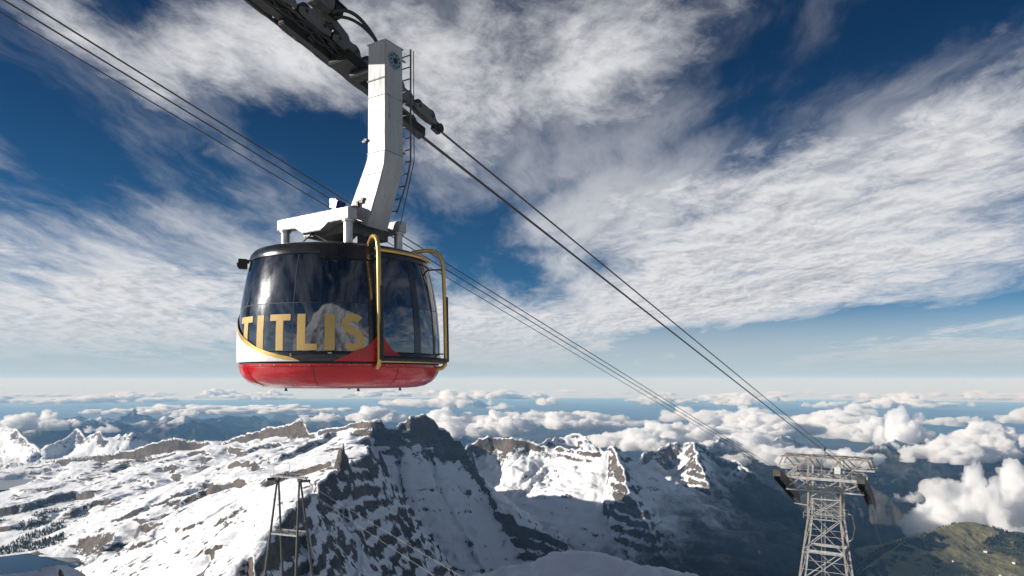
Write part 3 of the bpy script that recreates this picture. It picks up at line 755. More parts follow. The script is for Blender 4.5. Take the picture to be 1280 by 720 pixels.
def glass_mat():
    """smoked reflective glazing: tinted see-through plus mirror reflection that grows towards grazing angles"""
    m = bpy.data.materials.new('smoked_glass'); m.use_nodes = True
    t = NT(m.node_tree); t.n.clear()
    out = t.new('ShaderNodeOutputMaterial')
    tr = t.new('ShaderNodeBsdfTransparent'); tr.inputs[0].default_value = (.05, .06, .075, 1)
    gl = t.new('ShaderNodeBsdfGlossy'); gl.inputs['Roughness'].default_value = .018; gl.inputs[0].default_value = (.92, .95, 1, 1)
    P = t.new('ShaderNodeTexCoord').outputs['Object']
    sm = t.noise(t.mapping(P, scale=(1, 1, .5)), 3.0, 6, .65)
    t.put(gl.inputs['Roughness'], t.mapr(sm, .45, .8, .012, .05))
    bp = t.new('ShaderNodeBump'); bp.inputs['Strength'].default_value = .06; bp.inputs['Distance'].default_value = .05
    t.l.new(t.noise(P, 1.1, 2, .5), bp.inputs['Height']); t.l.new(bp.outputs[0], gl.inputs['Normal'])
    fr = t.new('ShaderNodeFresnel'); fr.inputs[0].default_value = 1.75
    fac = t.math('MULTIPLY_ADD', fr.outputs[0], .85, .09, clamp=True)
    df = t.new('ShaderNodeBsdfDiffuse'); df.inputs[0].default_value = (.012, .014, .018, 1)
    mx0 = t.new('ShaderNodeMixShader'); mx0.inputs[0].default_value = .25; t.l.new(tr.outputs[0], mx0.inputs[1]); t.l.new(df.outputs[0], mx0.inputs[2])
    mx = t.new('ShaderNodeMixShader'); t.put(mx.inputs[0], fac); t.l.new(mx0.outputs[0], mx.inputs[1]); t.l.new(gl.outputs[0], mx.inputs[2])
    # film of dust and wiped smears: a faint broad gloss around the sun's mirror image
    g2 = t.new('ShaderNodeBsdfGlossy'); g2.inputs['Roughness'].default_value = .26
    mx2 = t.new('ShaderNodeMixShader'); t.put(mx2.inputs[0], t.mapr(sm, .38, .72, .006, .040)); t.l.new(mx.outputs[0], mx2.inputs[1]); t.l.new(g2.outputs[0], mx2.inputs[2])
    t.l.new(mx2.outputs[0], out.inputs[0])
    return m

M = dict(
    glass=glass_mat(),
    red=surf_mat('red_paint', (.47, .005, .010), (.36, .004, .008), .24, 0, 1.3, 0, .05, .4, coat=.4),
    black=surf_mat('black_paint', (.012, .012, .014), (.02, .02, .022), .22, 0, 2, 0, .03, .5, coat=.2),
    rubber=surf_mat('black_rubber', (.014, .014, .015), (.025, .024, .023), .7, 0, 9, .003),
    gold=surf_mat('gold_paint', (.56, .36, .10), (.46, .29, .075), .32, .55, 1.5, 0, .03, coat=.25),
    letter=surf_mat('gold_foil', (.50, .345, .125), (.42, .285, .10), .62, 0, 1.2, 0, .04, .2),
    white=surf_mat('white_paint', (.335, .338, .338), (.25, .252, .252), .42, 0, 2.2, .002, .1, dirt=(.17, .155, .135), streak=True, lo=.30, hi=.62),
    under=surf_mat('pale_underside', (.62, .58, .58), (.5, .46, .46), .35, 0, 4),
    motif=surf_mat('red_foil', (.42, .012, .018), (.33, .010, .016), .35, 0, 3),
    plate=surf_mat('white_plate', (.55, .55, .54), (.46, .46, .45), .5, 0, 8),
    steel=surf_mat('bare_steel', (.50, .49, .47), (.38, .37, .36), .38, .75, 6, .001, dirt=(.22, .19, .16)),
    iron=surf_mat('dark_greased_iron', (.014, .0135, .013), (.032, .030, .028), .5, .3, 7, .004, dirt=(.02, .018, .016)),
    grey=surf_mat('grey_painted_steel', (.11, .107, .10), (.065, .063, .06), .5, .1, 6, .002, dirt=(.08, .07, .06)),
    blue=surf_mat('blue_paint', (.010, .016, .14), (.008, .012, .10), .35, 0, 5),
    emblem=surf_mat('blue_grey_plate', (.16, .24, .27), (.12, .18, .21), .5, .2, 8),
    floor=surf_mat('dark_floor', (.04, .04, .045), (.06, .06, .065), .8, 0, 8),
    rope=surf_mat('wire_rope', (.055, .053, .050), (.085, .080, .075), .55, .35, 20, 0),
    rope_lit=surf_mat('sunlit_rope', (.20, .197, .19), (.16, .157, .15), .5, .2, 20, 0),  # sunlight on the second lift's ropes painted in as a paler colour
    galv=surf_mat('galvanised_lattice', (.40, .395, .385), (.21, .205, .195), .5, .15, 1.6, .002, dirt=(.26, .21, .16)),
    galv_brown=surf_mat('weathered_lattice', (.19, .165, .135), (.30, .265, .22), .6, .1, 1.2, .002, dirt=(.15, .11, .08)),
    dark=surf_mat('dark_weathered_steel', (.055, .054, .048), (.095, .09, .08), .6, .3, 1.4, .002, dirt=(.06, .05, .045)),
)

# ------------------------------------------------------------------ cable car
DX, DP = Vector((.539, .842, 0)).normalized(), Vector((.842, -.539, 0)).normalized()    # along the line (downhill) / out towards the near side
CAX = at(428, 475, 16.0)
RZ = math.atan2(DX.y, DX.x)
CAR = tag(empty('cable_car', CAX, RZ), 'round cable car with dark windows, red base and gold TITLIS lettering', 'cable car')
PHC = R(-133.0)                          # cabin side turned to the viewer
def ph(theta): return PHC + R(theta)     # angle on the cabin wall measured from that side
PROF = [(.37, 2.375), (.58, 2.385), (1.0, 2.375), (1.57, 2.325), (2.1, 2.235), (2.62, 2.11), (2.83, 2.02)]
def rad(z):
    for (z0, r0), (z1, r1) in zip(PROF, PROF[1:]):
        if z <= z1: return r0 + (r1 - r0) * (z - z0) / (z1 - z0)
    return PROF[-1][1]
# smooth version of the wall radius
_zz = np.linspace(.3, 2.9, 200); _rr = np.array([rad(z) for z in _zz])
_rr = np.convolve(np.pad(_rr, 12, mode='edge'), np.ones(25) / 25, 'valid')
def wall(z): return float(np.interp(z, _zz, _rr))
def on_wall(theta, z, off=0.0):
    r = wall(z) + off; a = ph(theta); return Vector((r * math.cos(a), r * math.sin(a), z))

def wall_patch(name, mat, t0, t1, z0, z1, off, thick, parent=CAR, nz=8, outline=None):
    mb = MB(); nt = max(2, int(abs(t1 - t0) / 2.5)); vs = []; 
    for o in (off, off - thick):
        for j in range(nz + 1):
            for i in range(nt + 1):
                vs.append(on_wall(t0 + (t1 - t0) * i / nt, z0 + (z1 - z0) * j / nz, o))
    w = nt + 1; N = w * (nz + 1); fs = []
    for j in range(nz):
        for i in range(nt):
            a = j * w + i
            fs.append((a, a + 1, a + w + 1, a + w)); fs.append((N + a, N + a + w, N + a + w + 1, N + a + 1))
    for i in range(nt):
        fs.append((i, N + i, N + i + 1, i + 1)); a = nz * w + i; fs.append((a, a + 1, N + a + 1, N + a))
    for j in range(nz):
        a = j * w; fs.append((a, a + w, N + a + w, N + a)); a += nt; fs.append((a, N + a, N + a + w, a + w))
    mb.add(vs, fs)
    return mb.build(name, mat, parent, smooth=True)

def wall_decal(name, mat, polys, off, parent=CAR, thick=.004):
    """flat polygons of (theta, z) laid on the wall as thin foil; cut fine enough to follow the curve"""
    bm = bmesh.new()
    for poly in polys:
        f = bm.faces.new([bm.verts.new((a, z, 0)) for a, z in poly])
    bmesh.ops.triangulate(bm, faces=bm.faces[:])
    amin = min(v.co.x for v in bm.verts); amax = max(v.co.x for v in bm.verts); zmin = min(v.co.y for v in bm.verts); zmax = max(v.co.y for v in bm.verts)
    x = math.floor(amin / 2.5) * 2.5 + 2.5
    while x < amax - .01:
        bmesh.ops.bisect_plane(bm, geom=bm.verts[:] + bm.edges[:] + bm.faces[:], plane_co=(x, 0, 0), plane_no=(1, 0, 0)); x += 2.5
    z = zmin + .2
    while z < zmax - .01:
        bmesh.ops.bisect_plane(bm, geom=bm.verts[:] + bm.edges[:] + bm.faces[:], plane_co=(0, z, 0), plane_no=(0, 1, 0)); z += .2
    bmesh.ops.remove_doubles(bm, verts=bm.verts[:], dist=1e-5)
    ex = bmesh.ops.extrude_face_region(bm, geom=bm.faces[:])
    top = {v for v in ex['geom'] if isinstance(v, bmesh.types.BMVert)}
    for v in bm.verts:
        v.co = on_wall(v.co.x, v.co.y, off if v in top else off - thick)
    bmesh.ops.recalc_face_normals(bm, faces=bm.faces[:])
    for f in bm.faces: f.smooth = False
    me = bpy.data.meshes.new(name); bm.to_mesh(me); bm.free(); me.materials.append(mat)
    o = bpy.data.objects.new(name, me); COL.objects.link(o); o.parent = parent
    return o

def build_cabin():
    # red bowl under the floor
    mb = MB(); mb.lathe([(1.62, -.175), (1.80, -.165), (2.0, -.12), (2.16, -.04), (2.27, .06), (2.335, .17), (2.36, .25), (2.365, .265), (2.35, .27), (2.35, .28), (2.372, .285), (2.372, .335), (2.30, .345), (2.28, .33)], 128)
    base = mb.build('cabin_base', M['red'], CAR, smooth=True); base['label'] = 'glossy red bowl shaped underside of the cabin'
    mb = MB(); mb.lathe([(0.001, -.15), (1.0, -.19), (1.64, -.178), (1.64, -.15)], 96)
    mb.build('under_plate', M['under'], base, smooth=True)
    for k in range(36):
        a = 2 * math.pi * k / 36; mb = MB()
        mb.cyl((2.36 * math.cos(a), 2.36 * math.sin(a), .31), (2.378 * math.cos(a), 2.378 * math.sin(a), .31), .010, 8)
        mb.build('rivet', M['steel'], base)
    for k in range(8):
        a = ph(-60 + 45 * k); e = MB(); pts = [((r_ + .003) * math.cos(a), (r_ + .003) * math.sin(a), z) for r_, z in ((1.98, -.128), (2.16, -.04), (2.27, .06), (2.335, .17), (2.36, .25))]
        e.tube(pts, .006, 5); e.build('panel_joint', M['rubber'], base)
    for a in (R(170), R(-120), R(-70), R(40)):
        mb = MB(); mb.cyl((1.5 * math.cos(a), 1.5 * math.sin(a), -.17), (1.5 * math.cos(a), 1.5 * math.sin(a), -.22), .025, 10); mb.cyl((1.5 * math.cos(a), 1.5 * math.sin(a), -.215), (1.5 * math.cos(a), 1.5 * math.sin(a), -.24), .035, 10)
        mb.build('drain_nozzle', M['iron'], base)
    # black gap and lower band
    mb = MB(); mb.lathe([(2.20, .335), (2.345, .34), (2.345, .372), (2.2, .372)], 128); mb.build('gap_seal', M['rubber'], CAR, smooth=True)
    mb = MB(); mb.lathe([(2.30, .373), (2.388, .376), (2.396, .39), (2.398, .56), (2.388, .575), (2.30, .578)], 128); mb.build('lower_band', M['black'], CAR, smooth=True)
    # floor, inner pillar and ceiling, seen dimly through the glass
    mb = MB(); mb.lathe([(.001, .46), (2.29, .46), (2.29, .40), (.001, .40)], 64); mb.build('floor', M['floor'], CAR, smooth=True)
    mb = MB(); mb.lathe([(.38, .46), (.38, 2.70)], 32); mb.build('inner_pillar', M['grey'], CAR, smooth=True)
    # roof with its dark rim
    mb = MB(); mb.lathe([(2.02, 2.60), (2.135, 2.605), (2.135, 2.66), (2.10, 2.76), (2.03, 2.84), (1.93, 2.875), (1.2, 2.96), (.4, 3.0), (.001, 3.0)], 128)
    roof = mb.build('roof', M['black'], CAR, smooth=True)
    # glazing: (theta0, theta1) panes, each an upper and a lower light
    cuts = [(-105, -26.2), (-25.8, 12.8), (17.2, 40.8), (46.4, 60.2), (61.8, 70.5), (75, 118), (118.5, 163), (167.2, 190.8), (196.4, 210.2), (211.8, 220.5), (225, 254.5)]
    for a, b in cuts:
        for z0, z1 in ((.585, 1.562), (1.578, 2.60)):
            wall_patch('window_pane', M['glass'], a, b, z0, z1, 0.0, .012)
    # posts between the panes
    for a, b in ((12.9, 17.1), (41.0, 46.2), (60.3, 61.7), (70.7, 74.8), (163.2, 167), (191, 196.2), (210.3, 211.7), (220.7, 224.8)):
        wall_patch('post', M['black'], a, b, .58, 2.602, .010, .06)
    for a in (-26, 118.25, 254.75): wall_patch('joint_strip', M['rubber'], a - .16, a + .16, .585, 2.60, .001, .02)
    # glazing bar at mid height
    mb = MB(); mb.lathe([(wall(1.57) - .03, 1.563), (wall(1.57) + .001, 1.563), (wall(1.57) + .001, 1.577), (wall(1.57) - .03, 1.577)], 128); mb.build('glazing_bar', M['rubber'], CAR, smooth=True)
    # visors over the end windows
    wall_patch('visor', M['black'], -13, 15.5, 2.50, 2.79, .055, .10)
    wall_patch('visor', M['black'], 167, 195.5, 2.50, 2.79, .055, .10)
    # number plate by the door, small stencil marks
    wall_patch('number_plate', M['plate'], 13.4, 16.6, .415, .475, .030, .01, nz=2)
    wall_patch('notice', M['plate'], -7.5, -5.6, .535, .556, .0262, .004, nz=1)
    for k in range(3): wall_patch('notice', M['plate'], -27, -26.2, .45 + k * .035, .462 + k * .035, .0262, .004, nz=1)
    # camera housing on the roof edge
    a = ph(-86); c = Vector((2.27 * math.cos(a), 2.27 * math.sin(a), 2.60)); mb = MB(); q = Matrix.Rotation(a, 3, 'Z')
    mb.box(c, (.20, .16, .22), q); mb.box(c + q @ Vector((-.12, 0, .06)), (.14, .08, .08), q); mb.cyl(c + q @ Vector((.08, 0, -.02)), c + q @ Vector((.13, 0, -.03)), .06, 12)
    mb.build('camera_housing', M['rubber'], CAR, bevel=.012)
    # lettering
    Z0, Z1 = .60, 1.335; H = Z1 - Z0
    def T(a, b):
        m = (a + b) / 2; w = (b - a) * .175; return [[(a, Z1 - .13), (b, Z1 - .13), (b, Z1), (a, Z1)], [(m - w, Z0), (m + w, Z0), (m + w, Z1 - .1302), (m - w, Z1 - .1302)]]
    def I(a, b): return [[(a, Z0), (b, Z0), (b, Z1), (a, Z1)]]
    def L(a, b): k = a + (b - a) * .42; return [[(a, Z0), (k, Z0), (k, Z1), (a, Z1)], [(k + .002, Z0), (b, Z0), (b, Z0 + .13), (k + .002, Z0 + .13)]]
    def S(a, b):
        cx = (a + b) / 2; hw = (b - a) / 2; th = .150
        # centre line of the letter in units (u: half widths, v: 0..1 of height)
        pts = []
        for k in range(13):
            an = R(32 + k * (205 / 12)); pts.append((.70 * math.cos(an), .735 + .185 * math.sin(an)))
        for k in range(1, 14):
            an = R(90 - k * (232 / 13)); pts.append((.70 * math.cos(an) * 1.0, .285 + .205 * math.sin(an)))
        P = [(cx + u * hw, Z0 + v * H) for u, v in pts]
        deg = 2.36 * math.pi / 180   # metres per degree
        out = []; inn = []
        for i, (x, z) in enumerate(P):
            x0, z0 = P[max(0, i - 1)]; x1, z1 = P[min(len(P) - 1, i + 1)]
            tx, tz = (x1 - x0) * deg, z1 - z0; l = math.hypot(tx, tz); nx, nz_ = -tz / l, tx / l
            out.append((x + nx * th / 2 / deg, z + nz_ * th / 2)); inn.append((x - nx * th / 2 / deg, z - nz_ * th / 2))
        return [[out[i], out[i + 1], inn[i + 1], inn[i]] for i in range(len(P) - 1)]
    for shp, a, b in ((T, -68.5, -54), (I, -49.6, -44.4), (T, -39.8, -27.2), (L, -23.4, -13), (I, -9.2, -4.2), (S, -.6, 10.6)):
        o = wall_decal('letter', M['letter'], shp(a, b), .007)
        o['label'] = 'gold letter %s on the window' % {T: 'T', I: 'I', L: 'L', S: 'S'}[shp]
    # white sweep with gold edge, low on the side towards the sun
    cur = [(-112, 1.95), (-100, 1.62), (-90, 1.36), (-80, 1.14), (-70, .94), (-60, .765), (-50, .62), (-42, .52), (-34, .44), (-28, .40), (-22, .382)]
    lower = [(a, .379) for a, z in cur]
    wall_decal('white_sweep', M['plate'], [[cur[i], cur[i + 1], lower[i + 1], lower[i]] for i in range(len(cur) - 1)], .030)
    up = [(a + .4, z + .075 + .02 * (i < 6)) for i, (a, z) in enumerate(cur)]; up[-1] = (-21.5, .386)
    wall_decal('gold_sweep', M['gold'], [[up[i], up[i + 1], cur[i + 1], cur[i]] for i in range(len(cur) - 1)], .032)
    # red mountain motif beside the door
    mt = [(-4, .40), (2, .50), (5, .575), (10.5, .655), (14, .76), (16.5, .88), (18.4, .99), (20, .93), (22, .80), (25, .66), (28, .57), (33, .47), (40, .40)]
    wall_decal('mountain_motif', M['motif'], [[mt[i], mt[i + 1], (mt[i + 1][0], .378), (mt[i][0], .378)] for i in range(len(mt) - 1)], .034)
    # guard rails: gold tubes running from the roof down beside each door
    def cylp(theta, r, z): a = ph(theta); return Vector((r * math.cos(a), r * math.sin(a), z))
    def smooth(pts, n=6):
        out = []
        for i in range(len(pts) - 1):
            p0 = pts[max(i - 1, 0)]; p1 = pts[i]; p2 = pts[i + 1]; p3 = pts[min(i + 2, len(pts) - 1)]
            for k in range(n):
                t = k / n; out.append(.5 * ((2 * p1) + (p2 - p0) * t + (2 * p0 - 5 * p1 + 4 * p2 - p3) * t * t + (3 * p1 - p0 - 3 * p2 + p3) * t ** 3))
        return out + [pts[-1]]
    for side in (0, 168):
        for th, sg in ((17.0, -1), (71.0, 1)):
            th += side
            pts = [cylp(th - 3 * sg, 1.62, 2.90), cylp(th - 1.5 * sg, 1.85, 2.96), cylp(th, 2.12, 3.0), cylp(th, 2.36, 2.93), cylp(th, 2.475, 2.72), cylp(th, 2.51, 2.3), cylp(th, 2.535, 1.6), cylp(th, 2.55, .95), cylp(th, 2.555, .45), cylp(th, 2.53, .33), cylp(th, 2.45, .27), cylp(th, 2.36, .262)]
            g = MB(); g.tube(smooth(pts), .047, 12); rail = g.build('guard_rail', M['gold'], CAR, smooth=True)
            s = MB(); c = smooth([cylp(th + .7, 2.562, 1.92), cylp(th + .7, 2.572, 1.3), cylp(th + .7, 2.582, .8), cylp(th + .7, 2.587, .42)]); s.tube(c, .050, 10)
            s.build('rubber_sleeve', M['rubber'], rail, smooth=True)
            for zz in (2.55, .60):
                k = MB(); k.bar(cylp(th, wall(zz) - .01, zz), cylp(th, 2.50, zz), .05, .03); k.build('bracket', M['iron'], rail)
        arc = [cylp(side + 18 + i * 2.6, 2.165, 2.735) for i in range(21)]
        g = MB(); g.tube(arc, .038, 10); g.build('roof_trim', M['gold'], CAR, smooth=True)
        arc = [cylp(side + 17 + i * 2.7, 2.555, .44) for i in range(21)]
        g = MB(); g.tube(arc, .055, 10); g.build('buffer_rail', M['rubber'], CAR, smooth=True)
        g = MB(); arc = [cylp(side + 17 + i * 2.7, 2.49, .385) for i in range(21)]; g.tube(arc, .022, 8); g.build('sill_rail', M['gold'], CAR, smooth=True)

def build_hanger():
    # local frame: x along the line, y towards the far side (the near side is -y)
    fr = MB()
    # two girders across the roof, deeper in the middle
    for x in (-.80, .80):
        g = MB(); w = .26
        top, bot = 3.72, 3.47
        poly = [(-1.16, bot), (-1.16, top), (1.16, top - .02), (1.16, bot), (.55, bot - .02), (.30, bot - .16), (-.30, bot - .16), (-.55, bot - .02)]
        g.prism(poly, ((x - w / 2, 0, 0), (0, 1, 0), (0, 0, 1), (1, 0, 0)), w)
        girder = g.build('roof_girder', M['white'], CAR, bevel=.012)
        for y in (-1.02, 1.02):
            p = MB(); p.cyl((x, y, 2.88), (x, y, bot + .003), .10, 20); p.cyl((x, y, 2.88), (x, y, 2.93), .15, 20); p.cyl((x, y, bot - .05), (x, y, bot - .003), .135, 20)
            p.build('damper_post', M['steel'], girder, smooth=True)
            p = MB()
            for q in range(4): p.box((x - .133, y + .12 * (q - 1.5) * .5, top - .1), (.012, .03, .03))
            p.build('bolt_row', M['steel'], girder)
    c = MB(); c.box((0, -.35, 3.42), (1.34, .95, .34)); c.box((0, .4, 3.40), (1.34, .35, .24)); c.build('cross_member', M['grey'], CAR, bevel=.015)
    # thin bracing under the girders
    for k, (a, b) in enumerate((((-.80, .85, 2.95), (-.80, .1, 3.30)), ((-.80, .1, 3.30), (-.80, -.55, 2.98)), ((-.7, .5, 2.97), (.5, -.2, 3.28)), ((.7, -.6, 2.97), (-.3, -.2, 3.28)), ((.8, -.85, 2.95), (.8, -.1, 3.3)))):
        b_ = MB(); b_.cyl(a, b, .016, 8); b_.build('tie_rod', M['iron'], CAR)
    for k, (x, y, sx, sy, sz) in enumerate(((-.35, -.9, .3, .2, .26), (.1, -.75, .22, .28, .34), (-.55, .35, .25, .3, .2), (.45, .5, .5, .3, .24), (-.1, 1.2, .5, .25, .16))):
        b_ = MB(); b_.box((x, y, 2.94 + sz / 2), (sx, sy, sz)); b_.box((x, y, 2.94 + sz), (sx * .6, sy * .6, .08)); b_.build('roof_unit', M['iron'], CAR, bevel=.01)
    b_ = MB(); b_.cyl((-.78, -.55, 3.90), (-.60, -.55, 3.90), .10, 16); b_.box((-.66, -.55, 3.88), (.26, .22, .20), Matrix.Rotation(R(20), 3, 'X')); b_.box((-.62, -.40, 3.98), (.2, .12, .12)); b_.box((-.66, -.55, 3.76), (.2, .16, .07))
    b_.build('winch_motor', M['blue'], CAR, bevel=.012)
    # the arm: a bent box column
    st = [(-1.36, 7.44, .52, .56), (-1.36, 5.05, .54, .58), (-1.33, 4.80, .56, .59), (-1.22, 4.52, .60, .60), (-.80, 3.55, .70, .66)]   # y, z, width across, depth along line
    arm = MB(); rings = []
    for i, (y, z, w, d) in enumerate(st):
        y0, z0 = st[max(i - 1, 0)][:2]; y1, z1 = st[min(i + 1, len(st) - 1)][:2]
        t = Vector((0, y1 - y0, z1 - z0)).normalized(); n = Vector((0, -t.z, t.y))
        if n.y > 0: n = -n
        if i == 0: n = Vector((0, -1, 0))
        c0 = Vector((0, y, z)); rings.append([c0 + n * sy * w / 2 + Vector((sx * d / 2, 0, 0)) for sx, sy in ((-1, -1), (-1, 1), (1, 1), (1, -1))])
    vs = [v for r_ in rings for v in r_]; fs = [(0, 1, 2, 3), tuple(4 * (len(st) - 1) + k for k in (3, 2, 1, 0))]
    for i in range(len(st) - 1):
        for k in range(4): fs.append((i * 4 + k, i * 4 + (k + 1) % 4, (i + 1) * 4 + (k + 1) % 4, (i + 1) * 4 + k))
    arm.add(vs, fs); ARM = arm.build('hanger_arm', M['white'], CAR, bevel=.02)
    # pivot with its round cover, bolts round the rim
    e = MB(); e.cyl((0, -.35, 7.04), (0, -1.64, 7.04), .11, 24); e.build('pivot_axle', M['iron'], ARM, smooth=True)
    e = MB(); e.cyl((0, -1.605, 7.06), (0, -1.65, 7.06), .185, 32); e.build('pivot_cover', M['emblem'], ARM, smooth=True)
    e = MB(); e.cyl((0, -1.64, 7.06), (0, -1.675, 7.06), .06, 20); e.build('pivot_cap', M['iron'], ARM, smooth=True)
    for k in range(10):
        a = 2 * math.pi * k / 10; e = MB(); e.cyl((.14 * math.cos(a), -1.64, 7.06 + .14 * math.sin(a)), (.14 * math.cos(a), -1.665, 7.06 + .14 * math.sin(a)), .018, 6); e.build('bolt', M['iron'], ARM)
    e = MB(); e.bar((-.288, -1.63, 6.62), (-.288, -1.09, 6.62), .02, .03); e.build('strap', M['iron'], ARM)
    e = MB(); e.bar((-.31, -1.11, 5.33), (-.31, -.97, 5.30), .05, .05); e.box((-.305, -1.04, 5.315), (.05, .05, .09)); e.build('lug', M['iron'], ARM)
    e = MB(); e.box((-.33, -.94, 3.98), (.06, .12, .08)); e.box((-.34, -.85, 3.93), (.08, .06, .12)); e.box((-.335, -1.0, 4.03), (.05, .06, .05)); e.build('hook', M['iron'], ARM)
    e = MB(); e.box((0, -1.30, 7.49), (.14, .1, .10)); e.cyl((0, -1.3, 7.5), (0, -1.3, 7.62), .03, 8); e.build('lamp', M['plate'], ARM)
    for z in (6.25, 5.02, 4.55):
        y, w, d = [float(np.interp(z, [s_[1] for s_ in st][::-1], [s_[k] for s_ in st][::-1])) for k in (0, 2, 3)]
        e = MB(); h = .012
        e.box((-d / 2 - .002, y, z), (.010, w + .012, h)); e.box((0, y - w / 2 - .002, z), (d + .012, .010, h)); e.build('weld_seam', M['grey'], ARM)
    e = MB(); e.box((0, -1.36 - .270, 6.0), (.34, .014, .50)); pl = e.build('access_plate', M['white'], ARM, bevel=.004)
    for dx in (-.14, .14):
        for dz in (-.21, 0, .21):
            e = MB(); e.cyl((dx, -1.634, 6.0 + dz), (dx, -1.652, 6.0 + dz), .014, 6); e.build('bolt', M['steel'], pl)
    # ladder behind the arm
    path = [(-1.44, 7.55), (-1.44, 5.0), (-1.32, 4.55), (-1.02, 3.86)]
    lad = MB()
    L_ = []
    for dy in (-.17, .17):
        L_.append([Vector((.56, y + dy, z)) for y, z in path])
    lad.tube(L_[0], .022, 6); lad.tube(L_[1], .022, 6)
    ladder = lad.build('ladder', M['grey'], CAR)
    zz = 3.92
    while zz < 7.5:
        y = float(np.interp(zz, [p[1] for p in path][::-1], [p[0] for p in path][::-1]))
        r_ = MB(); r_.cyl((.56, y - .17, zz), (.56, y + .17, zz), .015, 6); r_.build('rung', M['grey'], ladder); zz += .27
    for zz in (7.3, 6.2, 5.2):
        y = -1.44; r_ = MB(); r_.bar((.30, y, zz), (.56, y, zz), .03); r_.build('standoff', M['grey'], ladder)
    r_ = MB(); r_.tube([(.60, -1.66, 7.52), (.60, -1.68, 5.0), (.60, -1.50, 4.4), (.60, -1.26, 3.6)], .010, 5); r_.build('cable', M['rubber'], ladder)

